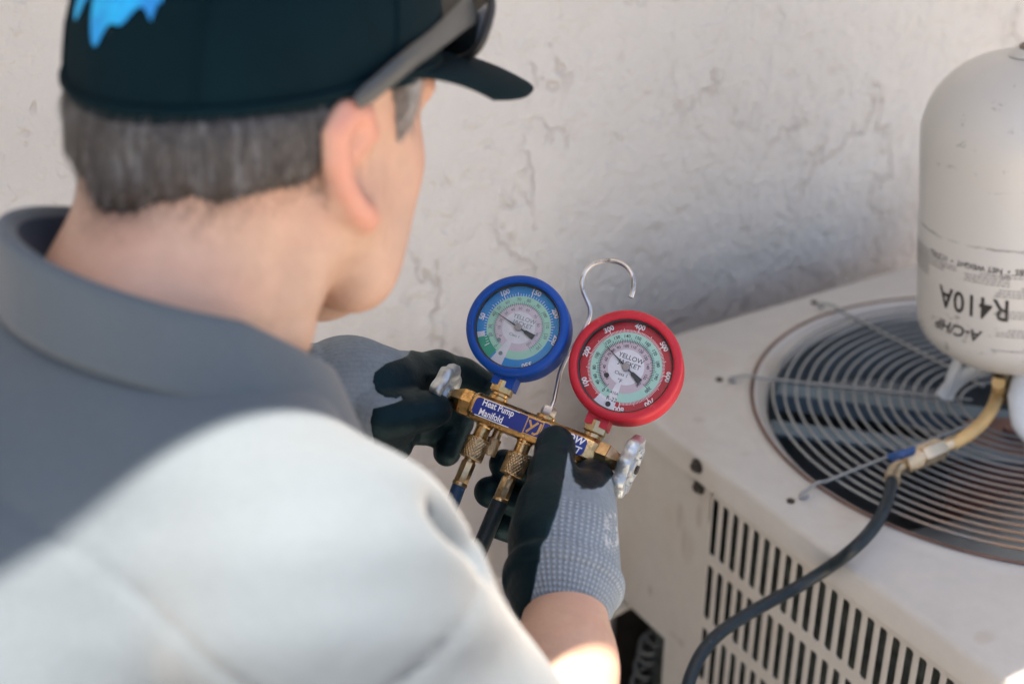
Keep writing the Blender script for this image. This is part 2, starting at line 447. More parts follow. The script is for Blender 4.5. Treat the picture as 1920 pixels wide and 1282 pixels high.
# body shell (open on the slotted side)
AI = A-.004; pts = []
for k in range(0, 361):
    th = math.radians(-180+38+k*(360-76)/360.)
    pts.append(rsq(th, AI, CR))
pts = [p for p in pts]
ysh0, ysh1 = pts[0][1], pts[-1][1]
V = []; F = []
m = len(pts)
for z in (UTOP-.031, .06):
    for x, y in pts: V.append((x, y, z))
for x, y in pts: V.append((x*.985, y*.985, UTOP-.031))
for x, y in pts: V.append((x*.985, y*.985, .06))
F = [(k, k+1, m+k+1, m+k) for k in range(m-1)]+[(2*m+k, 3*m+k, 3*m+k+1, 2*m+k+1) for k in range(m-1)]+[(0, m, 3*m, 2*m), (m-1, 3*m-1, 4*m-1, 2*m-1)]
b = MB(); b.add(V, F); b.obj('side_shell', M_unit, unit, 40)
XF = -AI
YZX = lambda x: Matrix(((0, 0, 1, x), (1, 0, 0, 0), (0, 1, 0, 0), (0, 0, 0, 1)))      # prism (y,z) extruded along x
y_l = .9615-UY; y_r = y_l-22*.0164
ZC = UTOP-.031; zcut = 1.48-1.0745; ycut = 1.0215-UY
me_ = MB().prism([(y_l, ZC), (y_l, .06), (ycut, .06), (ycut, zcut), (ysh1+.001, zcut), (ysh1+.001, ZC)], 0, .002, YZX(XF)).mesh('service_panel', 30)
obj('service_panel', me_, M_unit, unit, smooth=False)
# slotted panel: real openings with rolled edges
V, F = [], []
zt0 = .6385; rows = 6
def ring(y0, y1, z0, z1, x, c): return [(x, y0+c, z1), (x, y1-c, z1), (x, y1, z1-c), (x, y1, z0+c*1.0), (x, y1-c, z0), (x, y0+c, z0), (x, y0, z0+c), (x, y0, z1-c)]
for rI in range(rows):
    z1 = zt0-rI*.0855; z0 = z1-.0715
    for cI in range(22):
        yc = y_l-.0082-cI*.0164
        hw = .0052
        o0 = [(XF, yc-.0082, z1+.007), (XF, yc+.0082, z1+.007), (XF, yc+.0082, z0-.007), (XF, yc-.0082, z0-.007)]
        nb = len(V)
        V += o0+ring(yc-hw, yc+hw, z0, z1, XF, .0022)+ring(yc-hw+.0002, yc+hw-.0002, z0+.0002, z1-.0002, XF+.0005, .0022)+ring(yc-hw+.0003, yc+hw-.0003, z0+.0003, z1-.0003, XF+.0012, .0022)
        i8 = [nb+4+k for k in range(8)]; j8 = [nb+12+k for k in range(8)]; k8 = [nb+20+k for k in range(8)]
        F += [(nb, nb+1, i8[1], i8[0]), (nb+1, i8[2], i8[1]), (nb+1, nb+2, i8[3], i8[2]), (nb+2, i8[4], i8[3]), (nb+2, nb+3, i8[5], i8[4]), (nb+3, i8[6], i8[5]), (nb+3, nb, i8[7], i8[6]), (nb, i8[0], i8[7])]
        for a_, c_ in ((i8, j8), (j8, k8)):
            F += [(a_[k], a_[(k+1) % 8], c_[(k+1) % 8], c_[k]) for k in range(8)]
zb = zt0-rows*.0855+.007+.0855-.0715-.007-.007
zlow = zt0-(rows-1)*.0855-.0715-.007; ztop = zt0+.007
for rI in range(rows-1):
    z1 = zt0-rI*.0855-.0715-.007; z0 = z1-.0855+.0715+.014 if False else zt0-(rI+1)*.0855+.007
    if z1-z0 > 1e-5: nb = len(V); V += [(XF, y_r, z0), (XF, y_l, z0), (XF, y_l, z1), (XF, y_r, z1)]; F.append((nb, nb+1, nb+2, nb+3))
for (ya, yb_, za, zb_) in ((y_r, y_l, ztop, ZC), (y_r, y_l, .06, zlow), (ysh0-.001, y_r, .06, ZC)):
    nb = len(V); V += [(XF, ya, za), (XF, yb_, za), (XF, yb_, zb_), (XF, ya, zb_)]; F.append((nb, nb+1, nb+2, nb+3))
b = MB(); b.add(V, F); me_ = mesh('slotted_panel', V, F); auto(me_, 40)
bm = bmesh.new(); bm.from_mesh(me_); bmesh.ops.remove_doubles(bm, verts=bm.verts, dist=1e-5); bmesh.ops.recalc_face_normals(bm, faces=bm.faces); bm.to_mesh(me_); bm.free()
obj('slotted_panel', me_, M_unit, unit, smooth=False)
b = MB(); b.box((XF+.036, -.045, .35), (.02, .50, .58)); b.obj('condenser_coil', M_coil, unit)
b = MB(); b.box((0, 0, .07), (2*A-.03, 2*A-.03, .02)); b.obj('base_pan', M_inside, unit)
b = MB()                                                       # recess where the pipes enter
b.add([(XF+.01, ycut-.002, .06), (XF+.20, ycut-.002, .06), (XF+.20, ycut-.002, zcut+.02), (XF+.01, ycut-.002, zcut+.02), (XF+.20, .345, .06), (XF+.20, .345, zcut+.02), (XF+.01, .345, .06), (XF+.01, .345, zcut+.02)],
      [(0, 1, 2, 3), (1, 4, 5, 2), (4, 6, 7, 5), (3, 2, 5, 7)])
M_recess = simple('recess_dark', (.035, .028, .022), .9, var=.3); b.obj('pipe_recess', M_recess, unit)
b = MB(); b.box((0, 0, .03), (.86, .80, .06)); obj('mounting_pad', bevel(b.mesh('pad'), .012), M_ground, unit, smooth=False)
M_foam = simple('pipe_foam', (.52, .49, .44), .9, var=.15)
q0 = np.array(lp(at_x(1126, 1154, .80))); q1 = np.array(lp(at_x(1182, 1126, .862)))
qw = np.array([q0[0]-.06, WALL_Y-UY+.01, q0[2]-.05])
b = MB(); b.tube(catmull([qw, qw+np.array([.005, -.05, .01]), q0+(q0-q1)*.25, q0, q1, q1+(q1-q0)*.9], 6), .0085, 14); b.obj('insulated_pipe', M_foam, unit)
# screws on lip and panel
for (px, py, dx) in ((1308, 873, 0.0), (1312, 912, .004)):
    q = lp(at_x(px, py, UX-A+dx))
    b = MB(); mm = zframe(q, (-1, 0, 0)); b.lathe([(.0085, 0), (.0085, .0012), (.006, .002)], 16, mm); b.hexa(.0056, .002, .0065, mm)
    b.obj('screw', M_screw, unit)
# fan, motor, struts below the guard
M_blade = simple('fan_blade', (.27, .30, .32), .45, .6, var=.2, scale=12)
M_motor = simple('motor_cap', (.13, .065, .055), .55, .1, var=.3, scale=20)
M_strut = simple('strut_paint', (.10, .15, .19), .5, .1, var=.2, scale=18)
b = MB(); b.lathe([(.060, UTOP-.17), (.060, UTOP-.036), (.054, UTOP-.027), (.0, UTOP-.025)], 40, cap=False); b.lathe([(.012, UTOP-.026), (.012, UTOP-.016), (.009, UTOP-.014)], 16)
b.obj('fan_motor', M_motor, unit)
for off in (-.045, .045):                                      # two flat bars carry the motor between them
    a = math.radians(135); d = (math.cos(a), math.sin(a), 0)
    b = MB(); mm = frame((off*.7071, off*.7071, UTOP-.028), d, (-d[1], d[0], 0), (0, 0, 1)); L = 2*math.sqrt(.271**2-off*off)-.004
    b.box((0, 0, 0), (L, .028, .003), mm); b.box((0, math.copysign(.0125, off), -.0105), (L, .003, .018), mm)
    b.obj('motor_strut', M_strut, unit)
for th in (205, 325, 85):
    V, F = [], []
    for i in range(13):
        r = .06+.20*i/12
        for j in range(9):
            t = j/8-.5; a = math.radians(th)+t*(1.15-.35*abs(i/12-.6))
            V.append((r*math.cos(a), r*math.sin(a), UTOP-.085+t*.06))
    F = [(i*9+j, (i+1)*9+j, (i+1)*9+j+1, i*9+j+1) for i in range(12) for j in range(8)]
    obj('fan_blade', mesh('fan_blade', V, F), M_blade, unit)
b = MB(); b.lathe([(.05, UTOP-.15), (.05, UTOP-.09), (.045, UTOP-.085)], 24); b.obj('fan_hub', M_blade, unit)
for k in range(17):                                            # guard: wire rings on eight spokes
    r = .0625+k*.01285; zz = UTOP+.004+.004*math.cos(r/.29*PI/2)
    b = MB(); b.tube([(r*math.cos(a), r*math.sin(a), zz) for a in np.linspace(0, 2*PI, 129)[:-1]], .0015, 7, closed=True)
    b.obj('guard_wire', M_guard, unit, 80)
for k in range(8):
    a = k*PI/4; c, s_ = math.cos(a), math.sin(a)
    P = [(r*c, r*s_, UTOP+.0085+.004*math.cos(r/.29*PI/2)) for r in np.linspace(.05, .285, 14)]
    e = [(.292, .011), (.302, .010), (.312, .0062), (.3175, .004)]
    P += [(r*c, r*s_, UTOP+z) for r, z in e]
    hk = [(.3175, 0), (.3190, .002), (.3175, .004), (.3140, .0045), (.3110, .004)]
    P += [(r*c-t*s_, r*s_+t*c, UTOP+.0032) for r, t in hk[1:]]
    b = MB(); b.tube(P, .0017, 8); b.obj('guard_spoke', M_guard, unit, 80)
    b = MB(); b.lathe([(.0042, UTOP), (.0042, UTOP+.0018), (.002, UTOP+.003)], 12, TR((.330*c, .330*s_, 0))); b.obj('screw', M_screw, unit)

# flexible conduit by the recess
M_cond = simple('grey_conduit', (.075, .085, .09), .5, .4, var=.15)
P = []
c0 = at_x(1226, 1196, .868); pc = [c0+np.array([.05, .01, .012]), c0, at_x(1216, 1225, .866), at_x(1204, 1280, .864), at_x(1197, 1350, .864), at_x(1193, 1480, .866)]; pc[-1][2] = max(pc[-1][2], .075)
pc = catmull(pc, 40)
for i, c in enumerate(pc):
    a = i*2*PI/22; P.append((c[0]+.0135*math.cos(a)*.84, c[1]+.0135*math.sin(a), c[2]+.0135*math.cos(a)*.5))
b = MB(); b.tube(P, .0035, 8); tag(b.obj('flexible_conduit', M_cond, None, 80), 'grey spiral conduit hanging in the dark corner recess of the air conditioner', 'conduit')

# ------------------------------------------------------------------ refrigerant cylinder (upside down)
tz = Vector((-.030, .030, .35)).normalized(); TB = at(1908, 693, 1.503)+np.array(tz)*.020
tx = Vector((-.80, -.60, 0)); tx = (tx-tz*tx.dot(tz)).normalized(); ty = tz.cross(tx)
TM = frame(TB, tx, ty, tz); TI = TM.inverted()
tank = empty('refrigerant_cylinder', TM, 'white scuffed refrigerant cylinder standing upside down on the fan guard', 'gas cylinder')
TRAD = .1035
mt = Mt('tank_paint', (.44, .45, .445), .38); mt.vary(4, .04)
x, y, z = mt.xyz()
scr = mt.math('MULTIPLY', mt.sm(mt.noise(45, 5, .7, .5, stretch=(1, 1, 1.6)), .63, .69), mt.sm(mt.noise(9, 2), .48, .58))
band = mt.math('MULTIPLY', mt.sm(mt.math('ABSOLUTE', mt.math('SUBTRACT', z, .057)), .030, .012), mt.sm(mt.noise(70, 4, .7), .57, .66))
mt.over(mt.math('MULTIPLY', scr, .5), (.10, .095, .09)); mt.over(mt.math('MULTIPLY', band, .45), (.16, .15, .15))
zz = mt.math('ADD', z, mt.math('MULTIPLY', mt.math('SUBTRACT', mt.noise(60, 4, .7), .5), .006))
edge = mt.math('MULTIPLY', mt.sm(mt.math('ABSOLUTE', mt.math('SUBTRACT', zz, .1585)), .0016, .0006), mt.sm(mt.noise(18, 3), .36, .5))
mt.over(mt.math('MULTIPLY', edge, .8), (.12, .12, .115))
mt.over(mt.math('MULTIPLY', mt.sm(mt.noise(5, 5), .5, .75), .15), (.42, .40, .36))
mt.over(mt.math('MULTIPLY', mt.sm(z, .034, .0), .22), (.50, .45, .40))
mt.bump(mt.noise(400, 2), .0002); M_tank = mt.done()
prof = [(.0, .0)]
for k in range(1, 13):
    a = k/12*PI/2; prof.append((TRAD*math.sin(a)**.8, .050*(1-math.cos(a))+.0))
prof += [(TRAD, .10), (TRAD, .155), (TRAD-.0006, .1565), (TRAD-.0006, .240)]
for k in range(1, 14):
    a = k/13*PI/2; prof.append(((TRAD-.0006)*math.cos(a)**.75 if k < 13 else .0, .240+.080*math.sin(a)))
prof = prof[:-1]+[(.022, .3205), (.016, .326), (.0, .3285)]
b = MB(); b.lathe([p for p in prof], 96, cap=False); b.obj('tank_body', M_tank, tank, 40)
M_dark = simple('dark_rubber', (.012, .013, .014), .6)
b = MB(); b.tube([(.011*math.cos(a), .011*math.sin(a), .3275) for a in np.linspace(0, 2*PI, 25)[:-1]], .0022, 6, closed=True); b.obj('apex_ring', simple('worn_edge', (.16, .13, .11), .8), tank)
M_print = simple('black_print', (.012, .012, .013), .6, var=.15)
M_faint = simple('grey_print', (.20, .20, .20), .7, var=.3, scale=200)
def wrap(VF, az, z, rad=TRAD+.0004, flip=True):
    V, F = VF; out = []
    for u, v, _ in V:
        if flip: u, v = -u, -v
        a = az+u/rad; out.append((rad*math.cos(a), rad*math.sin(a), z+v))
    return out, F
AZ0 = math.radians(-12.)
b = MB(); b.add(*wrap(text_mesh('R410A', .032, .012, 'CENTER', xs=.84, space=1.05), AZ0-.20, .098)); b.obj('lettering', M_print, tank, 80)
b = MB(); b.add(*wrap(text_mesh('A-C/HP', .017, .02, 'CENTER', shear=.3), AZ0-.34, .066)); b.obj('marker_writing', M_print, tank, 80)
b = MB(); b.add(*wrap(text_mesh('25 LBS  •  NET WEIGHT  •  11.3 KG', .0078, .015, 'CENTER'), AZ0-.16, .1385)); b.obj('lettering', M_print, tank, 80)
b = MB(); rnd = random.Random(3)
def lines(az, z, wd, nl, hh=.0012, gap=.0032):
    for i in range(nl):
        x0 = -wd/2
        wl = wd*(1 if i < nl-1 else rnd.uniform(.4, .9))
        while x0 < -wd/2+wl:
            ww = rnd.uniform(.002, .006)
            k = [(x0, 0, 0), (x0+ww, 0, 0), (x0+ww, hh, 0), (x0, hh, 0)]
            b.add(*wrap((k, [(0, 1, 2, 3)]), az, z+i*gap)); x0 += ww+.0011
for (da, z, wd, nl) in ((-.06, .1235, .045, 4), (-.62, .126, .02, 4), (-.45, .130, .018, 2), (.30, .112, .05, 4), (.30, .090, .05, 4), (.30, .070, .05, 3), (-1.05, .112, .06, 9), (.30, .132, .045, 3), (-.5, .150, .00, 0), (.3, .054, .05, 2)):
    lines(AZ0+da, z, wd, nl) if nl else None
b.obj('small_print', M_faint, tank, 80)
# carrying ears and valve
def tl(q): v = TI @ Vector(tuple(q)); return (v.x, v.y, v.z)
M_ear = simple('white_handle', (.52, .56, .59), .4, var=.05)
b = MB(); b.tube([tl(at(1808, 645, 1.50)), tl(at(1798, 672, 1.51)), tl(at(1784, 708, 1.52)), tl(at(1771, 744, 1.535))], .0058, 10)
b.tube(catmull([tl(at(1771, 744, 1.535)), tl(at(1785, 722, 1.53)), tl(at(1815, 700, 1.52)), tl(at(1850, 688, 1.51)), tl(at(1885, 684, 1.505))], 8), .0105, 12, flat=.5, ref=(0, 0, 1))
b.obj('handle', M_ear, tank, 60)
rr = [(1935, 690, .012), (1932, 740, .0165), (1936, 790, .017), (1946, 822, .013)]
b = MB(); b.tube(catmull([tl(at(x, y, 1.455)) for x, y, _ in rr], 6), list(np.interp(np.arange(19), [0, 6, 12, 18], [.0165, .0235, .022, .013])), 14, flat=.45, ref=tl(TB+RT-Vector(TB).to_tuple().__class__((0, 0, 0)) if False else np.array(TB)+RT))
b.obj('handle', M_ear, tank, 60)
M_oldbrass = simple('dull_brass', (.12, .09, .055), .5, .7, var=.3, scale=80)
b = MB(); v0 = tl(at(1888, 700, 1.485)); b.lathe([(.011, -.03), (.011, .012), (.008, .016)], 16, TR(v0)); b.hexa(.011, -.006, .014, zframe(v0, tl(at(1905, 705, 1.45)))); b.hexa(.0085, -.004, .016, zframe(tl(at(1877, 700, 1.47)), Vector(tl(at(1872, 722, 1.455)))-Vector(tl(at(1877, 700, 1.47)))))
b.obj('valve', M_oldbrass, tank)

# ------------------------------------------------------------------ heat pump manifold
nn = np.array([-.19, .24, .952]); nn /= np.linalg.norm(nn)
aa = np.array([.936, -.353, .276]); aa -= nn*(aa@nn); aa /= np.linalg.norm(aa); uu = np.cross(nn, aa)
cw = lambda v: v[0]*RT+v[1]*UP-v[2]*FW
MC = at(1003, 797, 1.045); MA, MU, MN = cw(aa), cw(uu), cw(nn)
MM = frame(MC, MA, MU, MN)
def mw(q): return MC+q[0]*MA+q[1]*MU+q[2]*MN
man = empty('manifold_gauge_set', MM, 'brass heat pump manifold with blue and red gauges held in gloved hands', 'gauge set')
mt = Mt('brass', (.52, .34, .15), .30, 1.); mt.vary(40, .18).vary(300, .1)
mt.over(mt.math('MULTIPLY', mt.sm(mt.noise(70, 5, .7), .52, .68), .55), (.16, .085, .04)); mt.rough(mt.ramp(mt.noise(120, 4), .3, .7, .2, .42)); mt.bump(mt.noise(260, 3), .0004); M_brass = mt.done()
mt = Mt('old_brass', (.47, .35, .20), .33, 1.); mt.vary(60, .2); mt.over(mt.math('MULTIPLY', mt.sm(mt.noise(90, 5, .7), .5, .66), .6), (.12, .075, .045)); mt.bump(mt.noise(240, 3), .0005); M_brass2 = mt.done()
mt = Mt('worn_steel', (.50, .50, .50), .34, 1.); mt.vary(80, .2); mt.over(mt.math('MULTIPLY', mt.sm(mt.noise(60, 5, .7, stretch=(1, .25, 1)), .5, .6), .7), (.10, .10, .10)); M_steel = mt.done()
mt = Mt('cast_zinc', (.40, .44, .47), .45, .8); mt.vary(70, .2); mt.bump(mt.noise(120, 4), .0016); M_zinc = mt.done()
mt = Mt('red_boot', (.42, .018, .034), .42); mt.b.inputs['Specular IOR Level'].default_value = .25; mt.vary(30, .1); mt.over(mt.math('MULTIPLY', mt.sm(mt.noise(90, 5, .7), .62, .72), .35), (.75, .25, .24)); mt.bump(mt.noise(500, 2), .0002); M_red = mt.done()
mt = Mt('blue_boot', (.003, .055, .30), .4); mt.b.inputs['Specular IOR Level'].default_value = .25; mt.vary(30, .1); mt.over(mt.math('MULTIPLY', mt.sm(mt.noise(90, 5, .7), .64, .74), .3), (.1, .2, .5)); mt.bump(mt.noise(500, 2), .0002); M_blue = mt.done()
M_label = simple('label_blue', (.006, .028, .22), .35, var=.06)
M_white = simple('white_print', (.82, .82, .82), .5, var=.04)
M_gold = simple('gold_print', (.60, .37, .12), .4, .5, var=.1)
BC = -.0032
# body: faceted bar
sec = [(-.0103, .0068), (-.0068, .0103), (.0068, .0103), (.0103, .0068), (.0103, -.0068), (.0068, -.0103), (-.0068, -.0103), (-.0103, -.0068)]
V = []; F = []
for x, sc in ((-.0505, .80), (-.0465, 1), (.0475, 1), (.0515, .80)):
    V += [(x, BC+p*sc, q*sc) for p, q in sec]
F = [(i*8+k, i*8+(k+1) % 8, (i+1)*8+(k+1) % 8, (i+1)*8+k) for i in range(3) for k in range(8)]+[tuple(range(8)), tuple(range(24, 32))]
b = MB(); b.add(V, F); obj('valve_body', bevel(b.mesh('valve_body'), .0008), M_brass, man, smooth=False)
pl = [(-.0465, -.0035), (-.0435, -.0088), (.0400, -.0088), (.0432, -.0035), (.0432, .0005), (.0400, .0029), (-.0435, .0029), (-.0465, .0005)]
pl = [(x, y) for x, y in [(-.0462, BC-.0035), (-.0452, BC-.0058), (-.0432, BC-.0066), (.0402, BC-.0066), (.0424, BC-.0056), (.0434, BC-.0035), (.0434, BC+.0035), (.0424, BC+.0056), (.0402, BC+.0066), (-.0432, BC+.0066), (-.0452, BC+.0058), (-.0462, BC+.0035)]]
b = MB(); b.prism(pl, .0104, .0107); lab = b.obj('label_plate', M_label, man)
zl = .01078
def lt(body, x, y, size, m, bold=.012, align='LEFT', shear=0., xs=.86, name='lettering'):
    b = MB(); V, F = text_mesh(body, size, bold, align, shear, xs=xs); b.add([(x+u, y+v, zl) for u, v, _ in V], F)
    return obj(name, b.mesh(name), m, lab, smooth=False)
lt('Heat Pump', -.0405, .0008, .0072, M_white, .018, xs=.78); lt('Manifold', -.0405, -.0066, .0072, M_white, .018, xs=.78)
b = MB()
for (x0, x1, y) in ((-.0405, -.0115, .0034), (-.0430, -.0150, -.0098)):
    b.add([(x0, y-.0003, zl), (x1, y-.0003, zl), (x1, y+.0003, zl), (x0, y+.0003, zl)], [(0, 1, 2, 3)])
b.obj('lettering_rule', M_white, lab)
b = MB(); cx, cy, hs, tw = .0022, BC, .0066, .0008
for (x0, y0, x1, y1) in ((-hs, -hs, hs, -hs+tw), (-hs, hs-tw, hs, hs), (-hs, -hs+tw, -hs+tw, hs-tw), (hs-tw, -hs+tw, hs, hs-tw)):
    b.add([(cx+x0, cy+y0, zl), (cx+x1, cy+y0, zl), (cx+x1, cy+y1, zl), (cx+x0, cy+y1, zl)], [(0, 1, 2, 3)])
b.obj('emblem_frame', M_gold, lab)
b = MB()
def stroke(pts, wd):
    P = [np.array(p, float) for p in pts]; n = len(P); L = []; R = []
    for i in range(n):
        d = P[min(i+1, n-1)]-P[max(i-1, 0)]; d /= np.linalg.norm(d); q = np.array([-d[1], d[0]])*wd/2; L.append(P[i]+q); R.append(P[i]-q)
    b.add([(cx+p[0], cy+p[1], zl+.00004) for p in L+R], [(i, i+1, n+i+1, n+i) for i in range(n-1)])
stroke([(-.0046, .0044), (-.0012, -.0004)], .0016); stroke([(.0022, .0046), (-.0014, -.0006), (-.0040, -.0046)], .0016)
stroke([(.0046, .0046), (.0046, .0), (.0042, -.0030), (.0024, -.0044), (.0004, -.0040)], .0016)
b.obj('emblem', M_gold, lab)
lt('YELLOW', .0408, .0002, .0076, M_white, .022, 'RIGHT', .22, .95); lt('JACKET', .0405, -.0068, .0072, M_white, .022, 'RIGHT', .22, .9)
# hexes, stems, couplings along local directions
def dirm(o, d): return zframe(o, d, (0, 0, 1) if abs(d[2]) < .9 else (1, 0, 0))
def knurl(r, z0, z1, mat, b):
    nzz, ns = 40, 132
    def rf(rr, z, a):
        t = (z-z0)/(z1-z0)
        if t < .05 or t > .95: return rr
        k = min(abs(math.sin(11*a+t*15)), abs(math.sin(11*a-t*15))); return rr-r*.075*(1-min(1, k*1.5))
    P = [(r*.86, z0)]+[(r*(.97 if i in (0, nzz) else 1), z0+(z1-z0)*i/nzz) for i in range(nzz+1)]+[(r*.86, z1)]
    b.lathe(P, ns, mat, rf)
def port(x, n_, hosecol, short=False):
    D = dirm((x, BC-.0095, n_), (0, -1, 0))
    b = MB(); b.lathe([(.0064, 0), (.0064, .002), (.0056, .003), (.0056, .010), (.0062, .0105), (.0062, .012)], 24, D); b.obj('hose_port', M_brass, man)
    b = MB(); knurl(.0088, .0115, .028, D, b); b.obj('knurled_nut', M_brass2, man, 60)
    b = MB(); b.lathe([(.0045, .027), (.0045, .031)], 16, D); b.hexa(.0056, .030, .0465, D, .06, 8); b.lathe([(.0056, .0465), (.0058, .0475), (.0058, .049), (.005, .0495)], 20, D); b.obj('hose_ferrule', M_brass2, man, 30)
for x in (-.0352, -.0022, .0368): port(x, 0, None)
b = MB(); D = dirm((-.0262, BC-.009, -.009), (0, -1, 0)); b.lathe([(.0035, 0), (.0035, .008)], 16, D); knurl(.0052, .007, .020, D, b); b.obj('schrader_cap', M_brass2, man, 60)
for sx, mm in ((-1, M_brass), (1, M_brass2)):
    x0 = -.0505 if sx < 0 else .0515
    D = dirm((x0, BC, 0), (sx, 0, 0))
    b = MB(); b.hexa(.0108, -.001, .008, D, .08, 6, PI/6); b.hexa(.0106, .0075, .0165, D, .04, 6, PI/6, .0068); b.lathe([(.0055, .016), (.0055, .019), (.0030, .0192), (.0030, .024)], 20, D)
    b.obj('valve_bonnet', mm, man, 30)
    # scalloped hand wheel
    def rf(r, z, a): return r*(1+.075*math.cos(8*a)*min(1, max(0, (r-.012)/.008)))
    W = [(.0042, .0175), (.0075, .018), (.0082, .0215), (.0125, .0225), (.0165, .0195), (.0205, .0190), (.0223, .0205), (.0225, .0255), (.0210, .0285), (.0165, .0285), (.0125, .0265), (.0075, .0265), (.0070, .0290), (.0045, .0296)]
    b = MB(); b.lathe(W, 96, D, rf)
    b.obj('hand_wheel', M_zinc, man, 50)
    b = MB(); b.hexa(.0034, .029, .0318, D); b.obj('wheel_screw', M_screw, man)
    b = MB()
    for k in range(14):                                       # raised cast marks round the outer face
        a = 2*PI*k/14; mt_ = D @ Matrix.Rotation(a, 4, 'Z') @ TR((.0160, 0, .0278)); b.box((0, 0, 0), (.0040 if k % 3 else .0025, .0011, .0024), mt_)
        b.box((.001, .0018, 0), (.0011, .003, .0022), mt_)
    b.obj('cast_lettering', M_zinc, man)
# hanging hook
b = MB(); D = dirm((.0055, BC+.010, 0), (0, 1, 0)); b.lathe([(.0075, 0), (.0075, .0022), (.006, .003)], 20, D); b.obj('hook_base', M_brass, man)
b = MB(); b.hexa(.0058, .0028, .0098, D); b.obj('lock_nut', M_steel, man)
def onplane(px, py, n_):
    r = ray(px, py); o = MC+MN*n_; t = ((o-CAM)@MN)/(r@MN); q = CAM+r*t-MC; return (q@MA, q@MU, q@MN)
hk = [(.0055, BC+.012, 0), (.0056, .022, -.003)]+[onplane(*p) for p in ((1052, 693, -.012), (1075, 650, -.021), (1096, 615, -.021), (1105, 594, -.021), (1106, 578, -.020), (1100, 562, -.019), (1093, 545, -.018), (1091, 528, -.018), (1097, 509, -.018), (1112, 495, -.018), (1133, 489, -.018), (1155, 490, -.018), (1173, 499, -.018), (1184, 514, -.018), (1188, 531, -.018), (1187, 544, -.018), (1183, 558, -.018))]
b = MB(); b.tube(catmull(hk, 6), .00185, 12); b.obj('hanging_hook', M_steel, man, 60)
# gauges
M_black = simple('dial_black', (.008, .009, .010), .5)
M_pivot = simple('pivot_grey', (.30, .27, .26), .6, .2)
M_dialwhite = simple('dial_white', (.66, .67, .72), .5, var=.05, scale=150)
def glass(name, haze, hc=(.8, .85, .9)):
    m = bpy.data.materials.new(name); m.use_nodes = True; t = m.node_tree; t.nodes.clear()
    o = t.nodes.new('ShaderNodeOutputMaterial'); tr = t.nodes.new('ShaderNodeBsdfTransparent'); gl = t.nodes.new('ShaderNodeBsdfGlossy'); df = t.nodes.new('ShaderNodeBsdfDiffuse')
    gl.inputs['Roughness'].default_value = .08; df.inputs[0].default_value = (*hc, 1)
    fr = t.nodes.new('ShaderNodeFresnel'); fr.inputs[0].default_value = 1.14
    mx = t.nodes.new('ShaderNodeMixShader'); mx2 = t.nodes.new('ShaderNodeMixShader')
    tc = t.nodes.new('ShaderNodeTexCoord'); nz = t.nodes.new('ShaderNodeTexNoise'); nz.inputs['Scale'].default_value = 55; nz.inputs['Detail'].default_value = 5
    mr = t.nodes.new('ShaderNodeMapRange'); mr.inputs[1].default_value = .35; mr.inputs[2].default_value = .75; mr.inputs[3].default_value = haze*.4; mr.inputs[4].default_value = haze*1.7
    t.links.new(tc.outputs['Object'], nz.inputs['Vector']); t.links.new(nz.outputs[0], mr.inputs[0])
    t.links.new(mr.outputs[0], mx2.inputs[0]); t.links.new(tr.outputs[0], mx2.inputs[1]); t.links.new(df.outputs[0], mx2.inputs[2])
    t.links.new(fr.outputs[0], mx.inputs[0]); t.links.new(mx2.outputs[0], mx.inputs[1]); t.links.new(gl.outputs[0], mx.inputs[2]); t.links.new(mx.outputs[0], o.inputs[0])
    return m
def disc(r0, r1, z, a0=0., a1=360., n=72):
    V = []; F = []
    for k in range(n+1):
        a = math.radians(a0+(a1-a0)*k/n); V += [(r0*math.cos(a), r0*math.sin(a), z), (r1*math.cos(a), r1*math.sin(a), z)]
    F = [(2*k, 2*k+1, 2*k+3, 2*k+2) for k in range(n)]
    return V, F
